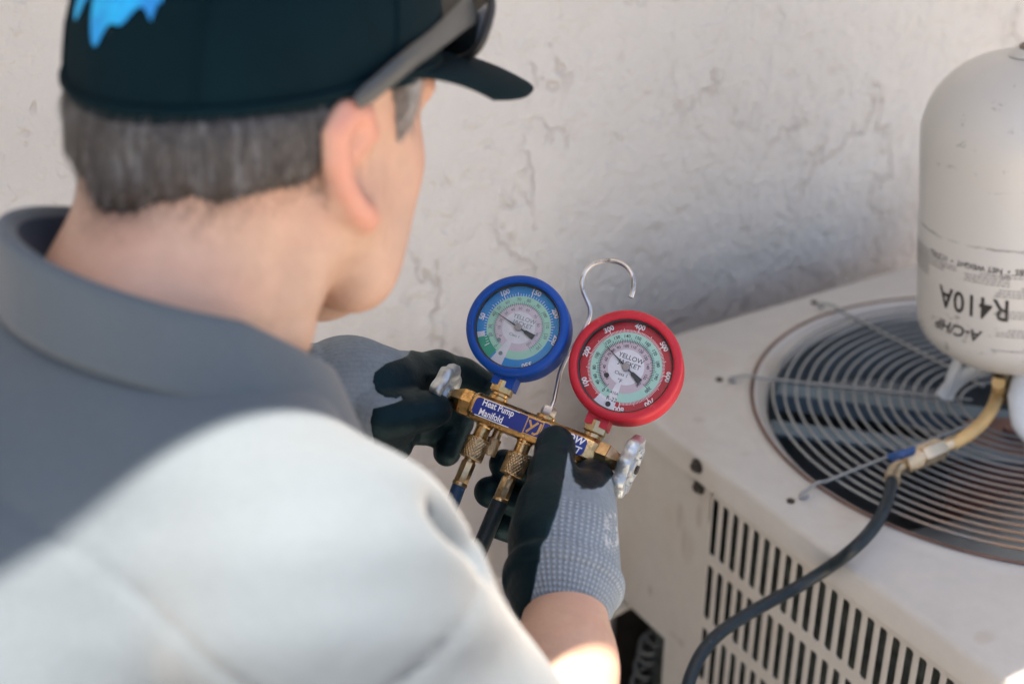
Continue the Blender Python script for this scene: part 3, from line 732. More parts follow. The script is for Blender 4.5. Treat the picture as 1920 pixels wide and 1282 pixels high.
def gauge(cx, cy, R, boot, stemdx, nutmat, spec):
    T = TR((cx, cy, 0))
    b = MB()
    b.lathe([(0, -.0135), (R-.005, -.0145), (R-.0012, -.0125), (R-.0004, -.009), (R, .009), (R-.0003, .0120), (R-.0018, .0138), (R-.0035, .0143), (.86*R, .0143), (.845*R, .0139), (.835*R, .0125), (.832*R, .0050), (0, .0048)], 96, T, cap=False)
    b.box((stemdx, -R-.0015, -.001), (.017, .010, .017), T)
    g = b.obj('gauge', boot, man, 40)
    b = MB(); b.lathe([(.832*R, .0115), (.81*R, .0112), (.80*R, .0085)], 72, T, cap=False); b.obj('lens_gasket', M_black, g)
    z = .0053; Rd = .832*R
    def sub(name, VF, m, dz=0):
        b = MB()
        for v, f in (VF if isinstance(VF, list) else [VF]): b.add([(p[0]+cx, p[1]+cy, (p[2] if dz == 0 else z+dz)) for p in v], f)
        return b.obj(name, m, g)
    sub('dial_face', disc(0, Rd, 0), spec['face'], .0001)
    sub('scale_band', disc(0, .755*Rd, 0), spec['green'], .0002)
    sub('scale_band', disc(0, .565*Rd, 0), spec['mauve'], .0003)
    sub('dial_centre', disc(0, .385*Rd, 0), M_dialwhite, .0004)
    wv = []
    for r0, r1, a0, a1 in spec['white']: wv.append(disc(r0*Rd, r1*Rd, 0, a0, a1, 12))
    if wv: sub('worn_patch', wv, M_dialwhite, .00045)
    if spec.get('patch'):
        wv = [disc(r0*Rd, r1*Rd, 0, a0, a1, 12) for r0, r1, a0, a1 in spec['patch']]; sub('green_sector', wv, spec['patchmat'], .00044)
    tk = []
    for i in range(spec['nt']+1):
        a = math.radians(spec['a0']+(spec['a1']-spec['a0'])*i/spec['nt']); L = .125 if i % spec['maj'] == 0 else (.085 if i % (spec['maj']//2) == 0 else .055); hw = .0075 if i % spec['maj'] == 0 else .005
        c, s_ = math.cos(a), math.sin(a); r0, r1 = .757*Rd, (.757+L)*Rd
        tk.append(([(r0*c-hw*Rd*s_, r0*s_+hw*Rd*c, 0), (r0*c+hw*Rd*s_, r0*s_-hw*Rd*c, 0), (r1*c+hw*Rd*s_, r1*s_-hw*Rd*c, 0), (r1*c-hw*Rd*s_, r1*s_+hw*Rd*c, 0)], [(0, 1, 2, 3)]))
    sub('tick_marks', tk, M_white, .00046)
    tk = []
    for i in range(spec['nb']+1):
        a = math.radians(spec['b0']+(spec['b1']-spec['b0'])*i/spec['nb']); L = .075 if i % 5 == 0 else .045; hw = .0055
        c, s_ = math.cos(a), math.sin(a)
        for r0, r1 in ((.567*Rd, (.567+L)*Rd), ((.563-L*.8)*Rd, .563*Rd)):
            tk.append(([(r0*c-hw*Rd*s_, r0*s_+hw*Rd*c, 0), (r0*c+hw*Rd*s_, r0*s_-hw*Rd*c, 0), (r1*c+hw*Rd*s_, r1*s_-hw*Rd*c, 0), (r1*c-hw*Rd*s_, r1*s_+hw*Rd*c, 0)], [(0, 1, 2, 3)]))
    tk.append(disc(.560*Rd, .568*Rd, 0, spec['b1']-360 if False else spec['b0'], spec['b1'], 60))
    sub('tick_marks', tk, spec['ink'], .00047)
    def nums(lst, r, size, m, bold, name, dz):
        vf = []
        for txt, ang in lst:
            V, F = text_mesh(txt, size, bold); a = math.radians(ang); rot = a-PI/2; c, s_ = math.cos(rot), math.sin(rot)
            vf.append(([(r*math.cos(a)+u*c-v*s_, r*math.sin(a)+u*s_+v*c, 0) for u, v, _ in V], F))
        sub(name, vf, m, dz)
    nums(spec['outer'], .905*Rd, .0052, M_white, .03, 'numerals', .00048)
    nums(spec['mid'], .668*Rd, .0034, spec['ink'], .012, 'numerals', .00049)
    nums(spec['inn'], .455*Rd, .0030, spec['ink'], .012, 'numerals', .0005)
    vf = []
    for txt, x, y, sz, rot in spec['texts']:
        V, F = text_mesh(txt, sz, .005); c, s_ = math.cos(rot), math.sin(rot); vf.append(([(x*Rd+u*c-v*s_, y*Rd+u*s_+v*c, 0) for u, v, _ in V], F))
    for x, y, r in spec['dots']:
        V, F = disc(0, r*Rd, 0, n=14); vf.append(([(u+x*Rd, v+y*Rd, 0) for u, v, _ in V], F))
    sub('lettering', vf, spec['ink'], .00051)
    a = math.radians(spec['needle']); c, s_ = math.cos(a), math.sin(a); zn = z+.0018
    P = [(.77, 0), (.30, .011), (0, .022), (-.16, .016), (-.20, .042), (-.44, .066), (-.44, -.066), (-.20, -.042), (-.16, -.016), (0, -.022), (.30, -.011)]
    b = MB(); b.prism([(p*Rd, q*Rd) for p, q in P], zn, zn+.0005, T @ Matrix.Rotation(a, 4, 'Z')); b.obj('needle', M_black, g)
    b = MB(); b.lathe([(.085*Rd, z+.0005), (.085*Rd, zn+.001), (.06*Rd, zn+.0014), (.03*Rd, zn+.0013)], 20, T); b.obj('needle_pivot', M_pivot, g)
    b = MB(); b.lathe([(.0, .0098), (.815*R, .0096)], 64, T, cap=False); b.obj('lens', spec['lens'], g)
    D = dirm((cx+stemdx, BC+.0095, 0), (0, 1, 0)); top = cy-R-BC-.0095-.001
    b = MB(); b.lathe([(.0072, 0), (.0072, .003), (.0062, .004), (.0062, top)], 24, D); b.hexa(.0090, top-.0105, top-.0005, D, .08, 6, PI/6); b.obj('gauge_stem', nutmat, man, 30)
    return g
ink = M_black
ang8 = lambda v: 264-42.75*v/100
red_spec = dict(face=simple('dial_red', (.46, .008, .018), .5, var=.05), green=simple('dial_mint', (.36, .62, .53), .5, var=.04), mauve=simple('dial_mauve', (.50, .42, .47), .5, var=.04), ink=ink,
    white=[(.2, .985, 261, 276), (.755, .985, 247, 262)], nt=160, maj=20, a0=264, a1=264-42.75*8, nb=75, b0=246, b1=-24,
    outer=[(str(v), ang8(v)) for v in range(100, 801, 100)],
    mid=[('0', 247), ('40', 229), ('60', 217), ('80', 200.6), ('100', 178), ('120', 147), ('130', 129), ('140', 110), ('150', 90), ('160', 69.5), ('170', 49), ('180', 27), ('190', 3.5), ('200', -25)],
    inn=[('0', 232), ('20', 216), ('40', 199), ('60', 178), ('70', 163), ('80', 148), ('90', 132), ('100', 112), ('110', 92), ('120', 70), ('130', 48), ('140', 23), ('150', -6), ('160', -33)],
    texts=[('YELLOW', .03, .215, .0050, 0), ('JACKET', .05, .075, .0050, 0), ('Class 1', -.04, -.17, .0036, 0), ('°F', -.02, -.32, .0042, 0), ('R-410A', -.06, -.60, .0030, 0), ('R-22', -.03, -.74, .0042, 0), ('psi', .16, -.93, .0026, 0)],
    dots=[(-.32, -.30, .055), (-.06, -.86, .058)], needle=154, lens=glass('lens_clear', .012))
red_spec['texts'][-1] = ('psi', .27, -.90, .0026, math.radians(15))
ang2 = lambda v: 229-.925*v
ink2 = simple('faded_ink', (.16, .22, .24), .6)
blue_spec = dict(face=simple('dial_blue', (.006, .25, .62), .5, var=.06), green=simple('dial_pale_green', (.34, .64, .50), .5, var=.05), mauve=simple('dial_pale_pink', (.58, .50, .57), .5, var=.05), ink=ink2,
    white=[(.2, .985, 250, 268), (.80, .985, 206, 214)], patch=[(.72, .985, 214, 247)], patchmat=simple('dial_emerald', (.01, .34, .20), .5, var=.15), nt=50, maj=10, a0=229, a1=-2, nb=60, b0=240, b1=-40,
    outer=[('50', 183), ('100', 134), ('150', 86), ('200', 42), ('250', 1), ('350', -55)],
    mid=[('0', 240), ('20', 215), ('30', 198), ('40', 172), ('50', 156), ('60', 136), ('70', 112), ('80', 92), ('90', 70), ('100', 48), ('110', 25), ('120', 3), ('130', -22)],
    inn=[('0', 225), ('10', 200), ('20', 178), ('30', 152), ('40', 130), ('50', 108), ('60', 85), ('70', 55), ('80', 28), ('90', 0), ('100', -35)],
    texts=[('YELLOW', .05, .235, .0046, 0), ('JACKET', .06, .10, .0046, 0), ('Class 1', -.02, -.20, .0030, 0), ('psi', .45, -.85, .003, math.radians(25))], dots=[(-.32, -.42, .05), (-.16, -.70, .05)], needle=167, lens=glass('lens_fogged', .06, (.62, .80, .88)))
gauge(-.0390, .0628, .0390, M_blue, .0055, M_brass, blue_spec)
gauge(.0475, .0632, .0418, M_red, -.0045, M_brass2, red_spec)

# ------------------------------------------------------------------ hoses
def hosemat(name, col, rough=.45):
    mt = Mt(name, col, rough); mt.b.inputs['Specular IOR Level'].default_value = .35; mt.vary(25, .2); mt.over(mt.math('MULTIPLY', mt.sm(mt.noise(120, 4, .7, stretch=(1, 1, 1)), .62, .74), .25), tuple(min(1, c*4+.08) for c in col)); mt.bump(mt.noise(500, 2), .0003); return mt.done()
M_hose = hosemat('dark_hose', (.0055, .014, .021)); M_hoseblue = hosemat('blue_hose', (.008, .03, .075))
M_hoseyel = hosemat('yellow_hose', (.52, .36, .16), .4); 
p0 = mw((-.0352, BC-.058, 0)); dn = -MU
P = [p0, p0+dn*.03, p0+dn*.08+RT*-.01, p0+dn*.16-RT*.02, np.array([.46, .86, .55]), np.array([.52, .93, .25]), np.array([.66, 1.02, .10]), np.array([.80, 1.07, .12]), np.array([.90, 1.10, .20])]
b = MB(); b.tube(catmull(P, 10), .0053, 14); tag(b.obj('blue_hose', M_hoseblue, None, 60), 'short end of dark blue hose below the left fitting of the manifold', 'hose')
hose = empty('charging_hose', TR(tuple(at_z(1680, 885, UTOP+.03))), 'dark charging hose with brass ball valve and short yellow whip crossing the fan guard', 'hose')
HO = np.array(hose.location)
def hl(q): return np.array(q)-HO
g = UTOP
Y = [at(1872, 716, 1.455), at_z(1871, 735, g+.065), at_z(1862, 762, g+.058), at_z(1842, 791, g+.050), at_z(1815, 815, g+.044), at_z(1784, 833, g+.040)]
b = MB(); b.tube([hl(p) for p in catmull(Y, 8)], .0068, 16); b.obj('yellow_whip', M_hoseyel, hose, 60)
q0, q1, q2, q3, q4, q5 = [hl(at_z(x, y, g+z)) for x, y, z in ((1794, 827, .041), (1768, 838, .039), (1722, 858, .036), (1694, 868, .034), (1676, 882, .033), (1672, 902, .032))]
mt = Mt('pale_brass', (.58, .47, .32), .36, .9); mt.vary(60, .12); M_pbrass = mt.done()
def seg(fn, a, c):
    L = float(np.linalg.norm(np.array(c)-a)); D = zframe(a, np.array(c)-a); fn(D, L)
b = MB(); seg(lambda D, L: b.lathe([(.0070, 0), (.0070, L*.9), (.0062, L)], 20, D), q0, q1); seg(lambda D, L: (b.hexa(.0112, L*.02, L*.9, D, .06, 6, .3), b.lathe([(.008, 0), (.0085, L)], 20, D)), q1, q2); b.obj('ball_valve', M_pbrass, hose, 30)
b = MB(); seg(lambda D, L: knurl(.0112, 0, L, D, b), q2, q3); b.obj('knurled_nut', M_pbrass, hose, 60)
b = MB(); b.tube([q3, (q3+q4*2)/3, q4, (q4+q5)/2, q5], [.0066, .0066, .0070, .0078, .0080], 14); b.obj('elbow_ferrule', M_pbrass, hose, 40)
hd = hl(at_z(1690, 852, g+.055)); he = hl(at_z(1712, 845, g+.052)); hs_ = hl(at_z(1668, 858, g+.048))
b = MB(); b.tube(catmull([he, (he+hd)/2, hd, hs_], 5), .0052, 10, flat=.6, ref=(0, 0, 1)); b.obj('valve_lever', simple('lever_blue', (.006, .045, .16), .4), hose, 60)
XL = UX-A
BP = [at_z(1672, 900, g+.032), at_z(1668, 925, g+.032), at_z(1655, 960, g+.032), at_z(1632, 996, g+.030), at_z(1598, 1030, g+.026), at_x(1556, 1062, XL-.006), at_x(1500, 1097, XL-.030), at_x(1450, 1124, XL-.062), at_x(1400, 1152, XL-.095), at_x(1355, 1182, XL-.125), at_x(1322, 1215, XL-.15), at_x(1300, 1255, XL-.17), at_x(1287, 1300, XL-.185), at_x(1280, 1380, XL-.20)]
pe = mw((-.0022, BC-.058, 0))
tail = [np.array([.60, .66, .30]), np.array([.55, .62, .12]), np.array([.46, .66, .07]), np.array([.40, .72, .16]), np.array([.40, .70, .50]), pe+dn*.14, pe+dn*.05, pe]
b = MB(); b.tube([hl(p) for p in catmull(BP+tail, 10)], .0062, 16); b.obj('hose_tube', M_hose, hose, 60)

# ------------------------------------------------------------------ person
HC = np.array([.263, .698, 1.24])+.009*RT
def axes(yawd, pit):
    y, p = math.radians(yawd), math.radians(pit)
    h = math.cos(y)*_F+math.sin(y)*_R; hf = h*math.cos(p)-_Z*math.sin(p); hu = h*math.sin(p)+_Z*math.cos(p); return np.cross(hf, hu), hf, hu
HR, HF, HU = axes(32, 15)
HROT = np.array([HR, HF, HU])
def H(x, y, z): return HC+x*HR+y*HF+z*HU
def toH(V): return (V-HC)@HROT.T
NB = at(340, 605, .735)
SHR = np.array([.205, .500, 1.072])+.002*RT-.008*UP; SHL = np.array([.180, .812, 1.06])
ELR = np.array([.318, .408, .83])-.034*RT; WRR = at(1063, 1095, .945)
ELL = np.array([.21, .93, .86]); WRL = at(640, 728, 1.06)
HIPR, HIPL = np.array([-.19, .56, .74]), np.array([-.19, .74, .74])
KNR, KNL = np.array([.15, .50, .46]), np.array([.15, .82, .46]); ANR, ANL = np.array([-.10, .52, .10]), np.array([-.08, .80, .10])

def add_head(f):
    E = lambda c, r, k=.02, op='add', rot=HROT: f.ell(H(*c), r, rot, k, op)
    E((0, -.012, .032), (.0745, .096, .084))
    E((0, .030, -.020), (.064, .062, .085), .03)                  # face
    E((0, -.035, -.030), (.062, .062, .055), .03)                 # occiput to nape
    for s in (-1, 1):
        f.chain([H(s*.058, .005, -.050), H(s*.050, .030, -.085), H(s*.018, .066, -.102)], [.020, .016, .016], .025)
        E((s*.041, .057, -.028), (.020, .020, .020), .025); E((s*.043, .043, -.062), (.021, .024, .024), .025)
        f.cone(H(s*.012, .088, .018), H(s*.048, .074, .018), .010, .009, .012)
        E((s*.031, .082, -.004), (.014, .011, .010), .008, 'sub')
        E((s*.031, .076, -.004), (.0125, .0125, .011), .004)
    f.chain([H(0, .062, -.108), H(0, .069, -.104)], [.020, .013], .02)
    f.chain([H(0, .086, .012), H(0, .104, -.034)], [.009, .011], .012)
    for s in (-1, 1): E((s*.013, .100, -.037), (.009, .011, .008), .008)
    f.chain([H(-.020, .083, -.064), H(0, .094, -.062), H(.020, .083, -.064)], [.006, .0085, .006], .006)
    f.chain([H(-.018, .082, -.074), H(0, .092, -.075), H(.018, .082, -.074)], [.006, .009, .006], .006)
    # neck
    f.chain([H(0, -.030, -.015), H(0, -.046, -.075), NB+np.array([-.014, 0, .0]), NB+np.array([-.03, 0, -.06])], [.058, .0555, .059, .060], .02)
    for s in (-1, 1): f.cone(H(s*.055, -.020, -.045), NB+np.array([.040, -s*.025, -.03]), .015, .014, .02)
def add_ears(f):
    for s in (-1, 1):
        o = np.array([s*.0770, -.004, -.019]); ax = np.array([s*.03, -1.0, 0]); ax /= np.linalg.norm(ax)   # flares out to the back
        def q(u, v, w=0):
            u, v = u*1.24, v*.86; return H(*(o+ax*u+np.array([0, -.20*v, v])+np.array([s*.98, .15, 0])*w))
        rim = [(.002, .020), (.010, .032), (.020, .033), (.0265, .022), (.0265, .006), (.022, -.010), (.014, -.022), (.006, -.030)]
        f.chain([q(u, v, .002) for u, v in rim], [.0058, .0062, .0066, .0066, .0062, .0060, .0070, .0080], .007)
        rot = np.array([HROT.T@ax, HROT.T@np.array([0, -.196, .98]), HROT.T@np.array([s*1., .03, 0])])
        f.ell(q(.011, .004, -.003), (.019, .030, .0045), rot, .004)
        f.ell(q(.012, .014, .0025), (.009, .010, .0045), rot, .003)
        f.ell(q(.0055, -.004, .006), (.0085, .012, .0125), rot, .003, 'sub')
bodyf = Field((-.36, .28, 0.0), (.52, 1.02, 1.40), .004)
add_head(bodyf); add_ears(bodyf)
bodyf.chain([NB+np.array([-.03, 0, -.06]), np.array([.03, .655, .99])], [.062, .09], .03)
SP = np.array([-.67, 0, -.742])
TOR = np.array([SP, [0, 1, 0], np.cross(SP, [0, 1, 0])])
bodyf.ell((.055, .655, .955), (.21, .155, .095), TOR, .05); bodyf.ell((-.10, .65, .82), (.20, .145, .105), TOR, .05)
for sh in (SHR, SHL): bodyf.cone(NB+np.array([-.02, 0, -.065]), sh, .045, .05, .04)
bodyf.chain([SHR, SHR*.45+ELR*.55, ELR], [.052, .046, .038], .02)
fl = lambda a, b, t: a*(1-t)+b*t
bodyf.chain([ELR, fl(ELR, WRR, .3), fl(ELR, WRR, .75), WRR], [.038, .040, .031, .0255], .02)
bodyf.chain([SHL, ELL, fl(ELL, WRL, .3), fl(ELL, WRL, .8), WRL], [.050, .040, .042, .032, .027], .02)
for hp, kn, an in ((HIPR, KNR, ANR), (HIPL, KNL, ANL)): bodyf.chain([hp, kn, an, an+np.array([.10, 0, -.05])], [.082, .056, .036, .030], .03)
V, Q = bodyf.mesh(); V = smooth_np(V, Q, 1, .4)
me = np_mesh('body', V, Q)
L = toH(V); Nb = normals(me)
for z0, kx in ((-.092, 3.0), (-.112, 2.2)):                   # creases across the back of the neck
    zc = z0+.006*np.sin(L[:, 0]*40+kx)-.9*L[:, 0]**2
    V = V-Nb*(.0016*np.exp(-((L[:, 2]-zc)/.0028)**2)*(L[:, 1] < -.01))[:, None]
me.vertices.foreach_set('co', V.astype(np.float32).ravel()); me.update(); L = toH(V)
mt = Mt('skin', (.45, .292, .215), .5); mt.b.inputs['Subsurface Weight'].default_value = .12; mt.b.inputs['Subsurface Radius'].default_value = (.010, .004, .002); mt.b.inputs['Subsurface Scale'].default_value = .5
mt.vary(14, .07).vary(90, .06); mt.over(mt.math('MULTIPLY', mt.sm(mt.noise(22, 5), .42, .7), .38), (.46, .235, .175)); mt.over(mt.math('MULTIPLY', mt.sm(mt.noise(260, 3), .58, .75), .3), (.40, .20, .14)); mt.over(mt.math('MULTIPLY', mt.sm(mt.noise(7, 3), .48, .66), .22), (.50, .26, .19))
mt.over(mt.math('MULTIPLY', mt.attr('ear'), .6), (.50, .19, .14)); mt.over(mt.math('MULTIPLY', mt.attr('stubble'), .35), (.36, .27, .23))
mt.bump(mt.noise(500, 3), .0004); M_skin = mt.done()
earm = np.clip((np.abs(L[:, 0])-.079)/.006, 0, 1)*(L[:, 1] < .02)*(L[:, 1] > -.06)*(np.abs(L[:, 2]) < .06)
ssm = lambda v, a, b: (lambda t: t*t*(3-2*t))(np.clip((v-a)/(b-a), 0, 1))
stub = ssm(L[:, 1], .02, .05)*ssm(-L[:, 2], .035, .06)*ssm(-L[:, 2], .16, .12)
attr(me, 'ear', earm); attr(me, 'stubble', stub)
person = empty('person', None, 'man in a black cap and slate grey polo shirt leaning over the gauges', 'person'); person.location = (.0, .65, 0)
PL = Vector((0, .65, 0))
def pobj(name, me, m, label=None, parent=None, smooth=True):
    o = obj(name, me, m, parent or person, label, smooth)
    if parent is None: o.location = -PL
    return o
pobj('body', me, M_skin)
for s in (-1, 1):
    b = MB(); b.lathe([(.0, .0122), (.005, .0113), (.009, .0085), (.0115, .004), (.0122, 0)], 20, zframe(H(s*.031, .0775, -.004), HF), cap=False)
    mt = Mt('eye', (.75, .73, .70), .15); M_eye = mt.done(); e = pobj('eye', b.mesh('eye', 60), M_eye, smooth=False)
    b = MB(); b.lathe([(.0, .0006), (.0052, .0)], 16, zframe(H(s*.031, .0775+.0117, -.004), HF), cap=False); pobj('iris', b.mesh('iris', 60), simple('iris', (.06, .045, .03), .2), parent=e, smooth=False)

# hair: a thin mass hugging the skull below the cap, with loose strands
hf_ = Field(H(0, 0, 0)-np.array([.15]*3), H(0, 0, 0)+np.array([.15]*3), .003)
add_head(hf_)
gx, gy, gz = [hf_.lo[i]+hf_.h*np.arange(hf_.n[i]) for i in range(3)]
G = np.stack(np.meshgrid(gx, gy, gz, indexing='ij'), -1)-HC
lx, ly, lz = [(G@HROT[i]).astype(np.float32) for i in range(3)]
jit = .0010*np.sin(ly*160+lx*90)+.0008*np.sin(lx*310+ly*120)+.0008*np.sin(ly*700+lx*400)
hl0 = np.interp(ly, [-.12, -.085, -.05, -.028, -.012, .006, .016, .030, .036, .05, .07], [-.058, -.060, -.050, -.040, .000, .022, .012, -.012, .040, .060, .062])+jit
hl0 = hl0+.018*(ly < .01)-.016*np.exp(-(lx/.022)**2)*(ly < -.03)
mk = np.clip((lz-hl0)/.010, 0, 1)
under = np.clip((lz-(.016+.30*(ly+.02)))/.02, 0, 1)
hf_.A = hf_.A-(-.004+mk*(.0105+.0025*np.clip((lz-hl0)/.04, 0, 1))-.0075*under)
HV, HQ = hf_.mesh(); HL_ = toH(HV)
z_h = np.interp(HL_[:, 1], [-.12, -.085, -.05, -.028, -.012, .006, .016, .030, .036, .05, .07], [-.058, -.060, -.050, -.040, .0, .022, .012, -.012, .04, .06, .062])+.018*(HL_[:, 1] < .01)-.016*np.exp(-(HL_[:, 0]/.022)**2)*(HL_[:, 1] < -.03)
keep = HL_[:, 2] > z_h-.008
HQ = HQ[keep[HQ].all(1)]; used = np.unique(HQ); rm = np.full(len(HV), -1); rm[used] = np.arange(len(used)); HV = HV[used]; HQ = rm[HQ]; HL_ = HL_[used]; z_h = z_h[used]
hme = np_mesh('hair', HV, HQ)
N = normals(hme)
mt = Mt('hair', (.040, .039, .041), .6)
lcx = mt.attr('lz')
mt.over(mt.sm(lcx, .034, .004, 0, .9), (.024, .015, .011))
mt.over(mt.math('MULTIPLY', mt.sm(mt.noise(210, 5, .65, 0, stretch=(1, 1, .14)), .46, .70), .50), (.21, .22, .24))
mt.over(mt.math('MULTIPLY', mt.attr('temple'), .8), (.36, .35, .35))
mt.bump(mt.noise(220, 3, .6, 0, stretch=(1, 1, .12)), .003); M_hair = mt.done()
attr(hme, 'lz', HL_[:, 2]-z_h); attr(hme, 'temple', ssm(HL_[:, 1], .005, .03))
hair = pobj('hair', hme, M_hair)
cand = np.where(HL_[:, 2] < .05)[0]; rng = np.random.RandomState(5)
pick = rng.choice(cand, 12000); SV = []; SF = []; sa = []; st_ = []
for i in pick:
    nrm = N[i]; d = -HU+.28*rng.randn(3)*np.array([1, 1, .4])-.12*HF; d = d-nrm*(d@nrm); d /= np.linalg.norm(d)+1e-9
    Ls = rng.uniform(.005, .012); side = np.cross(nrm, d)*.00022; p = HV[i]-nrm*.0008+rng.randn(3)*.001
    p1 = p+d*Ls*.55+nrm*.0014; p2 = p+d*Ls+nrm*rng.uniform(.0006, .0022)
    nb = len(SV); SV += [p-side, p+side, p1-side*.8, p1+side*.8, p2]; SF += [(nb, nb+1, nb+3, nb+2), (nb+2, nb+3, nb+4)]
    v = HL_[i, 2]-z_h[i]; sa += [v]*5; st_ += [float(ssm(HL_[i, 1], .005, .03))]*5
# clippered fade: sparse stubble on the skin just below the hairline
bl = toH(V); bN = normals(me)
bz = np.interp(bl[:, 1], [-.12, -.085, -.05, -.028, -.012, .006], [-.058, -.060, -.050, -.040, .0, .022])+.018-.016*np.exp(-(bl[:, 0]/.022)**2)
bd = bz-bl[:, 2]
cand = np.where((bl[:, 1] < .004) & (bd > -.004) & (bd < .016) & (np.abs(bl[:, 0]) < .078))[0]
for i in rng.choice(cand, 9000):
    if rng.rand() > (1-bd[i]/.022)**1.6: continue
    nrm = bN[i]; d = -HU+.4*rng.randn(3); d = d-nrm*(d@nrm); d /= np.linalg.norm(d)+1e-9
    Ls = rng.uniform(.0012, .003); side = np.cross(nrm, d)*.00005; p = V[i]+rng.randn(3)*.0012; p = p-nrm*(nrm@(p-V[i]))+nrm*.0004
    nb = len(SV); SV += [p-side, p+side, p+d*Ls+nrm*.0006]; SF += [(nb, nb+1, nb+2)]; sa += [.0]*3; st_ += [.0]*3
sme = mesh('hair_strands', SV, SF); attr(sme, 'lz', sa); attr(sme, 'temple', st_)
so = pobj('loose_strands', sme, M_hair, parent=hair); so['kind'] = 'stuff'

# cap
mt = Mt('cap_cloth', (.0008, .0088, .0135), .85); mt.b.inputs['Specular IOR Level'].default_value = 0.08; mt.vary(30, .12); mt.bump(mt.noise(900, 2), .0004); M_cap_cloth = mt.done()
def Hc(x, y, z):                                                # the cap sits turned a little to the right
    c, s_ = math.cos(.13), math.sin(.13); return H(x*c+(y+.006)*s_, -x*s_+(y+.006)*c-.006, z)
def rimz(a):                                                   # a: 0 front, pi back
    c = math.cos(a); return .021+.011*max(c, 0)+(-.031)*max(-c, 0)
CX, CY, CZC = .0835, .1050, .098
def cap_pt(a, t, off=0.):
    z = rimz(a); r = math.cos(t*PI/2)**.62; x, y = (CX+off)*math.sin(a)*r, -.006+(CY+off)*math.cos(a)*r
    zz = z+(.128+off-z)*math.sin(t*PI/2)**1.0; bulge = 1+.05*math.sin(min(1, t*2.2)*PI)
    return H(x*bulge, y*bulge, zz)
n = 72; m = 18; V = [cap_pt(2*PI*k/n, i/m) for i in range(m+1) for k in range(n)]
F = [(i*n+k, i*n+(k+1) % n, (i+1)*n+(k+1) % n, (i+1)*n+k) for i in range(m) for k in range(n)]
Vi = [cap_pt(2*PI*k/n, 0, -.003) for k in range(n)]+[cap_pt(2*PI*k/n, .25, -.004) for k in range(n)]; nb = len(V); V += Vi
F += [(nb+k, nb+(k+1) % n, (k+1) % n, k) for k in range(n)]+[(nb+n+k, nb+n+(k+1) % n, nb+(k+1) % n, nb+k) for k in range(n)]
cap = pobj('cap', mesh('cap', V, F), M_cap_cloth)
b = MB(); b.tube([cap_pt(2*PI*k/n, .045, .0012) for k in range(n)], .0022, 6, closed=True); pobj('stitched_band', b.mesh('stitched_band', 60), M_cap_cloth, parent=cap, smooth=False)
for k in range(6):
    b = MB(); b.tube([cap_pt(k*PI/3+PI/6, t, .0006) for t in np.linspace(.03, .97, 14)], .0012, 6); pobj('seam', b.mesh('seam', 60), M_cap_cloth, parent=cap, smooth=False)
b = MB(); b.lathe([(.008, -.002), (.008, .002), (.005, .005), (0, .006)], 16, zframe(H(0, -.006, .128), HU)); pobj('cap_button', b.mesh('cap_button', 50), M_cap_cloth, parent=cap, smooth=False)
V = []; F = []; nu, nv = 28, 10
for i in range(nu+1):
    a = math.radians(-72+144*i/nu)
    for j in range(nv+1):
        t = j/nv; base = np.array([CX*math.sin(a), -.006+CY*math.cos(a)]); out = np.array([.078*math.sin(a*.95), -.006+.030+.160*math.cos(a*.80)**.9 if True else 0])
        out = np.array([.074*math.sin(a*1.05), .012+.179*max(math.cos(a), 0)**.55])
        p = base*(1-t)+out*t; bow = -.001*(p[0]/.08)**2*t-.012*t*(p[1]-base[1])/.08
        V.append(Hc(p[0], p[1], rimz(a)+.004+bow))
F = [(i*(nv+1)+j, (i+1)*(nv+1)+j, (i+1)*(nv+1)+j+1, i*(nv+1)+j+1) for i in range(nu) for j in range(nv)]
vm = mesh('visor', V, F); o = pobj('visor', vm, M_cap_cloth, parent=cap)
sm_ = o.modifiers.new('thick', 'SOLIDIFY'); sm_.thickness = .0035; sm_.offset = 0
mt = Mt('patch_thread', (.0, .30, .62), .7); mt.vary(30, .2); mt.over(mt.math('MULTIPLY', mt.sm(mt.noise(70, 4, .6, stretch=(1, 1, .15)), .45, .65), .6), (.0, .09, .42)); M_patch = mt.done()
V = []; F = []; nu, nv = 40, 14
a_l, a_r = math.radians(205), math.radians(163)
for i in range(nu+1):
    u = i/nu; a = a_l+(a_r-a_l)*u
    lo = .235+.018*math.sin(u*9)+.015*math.sin(u*23+1)-.05*math.exp(-((u-.50)/.09)**2)-.035*math.exp(-((u-.15)/.07)**2)+.03*math.exp(-((u-.33)/.05)**2)
    if u < .08 or u > .95: lo += .05
    for j in range(nv+1): V.append(cap_pt(a, lo+(.75-lo)*j/nv, .0012))
F = [(i*(nv+1)+j, i*(nv+1)+j+1, (i+1)*(nv+1)+j+1, (i+1)*(nv+1)+j) for i in range(nu) for j in range(nv)]
pobj('blue_patch', mesh('blue_patch', V, F), M_patch, parent=cap)

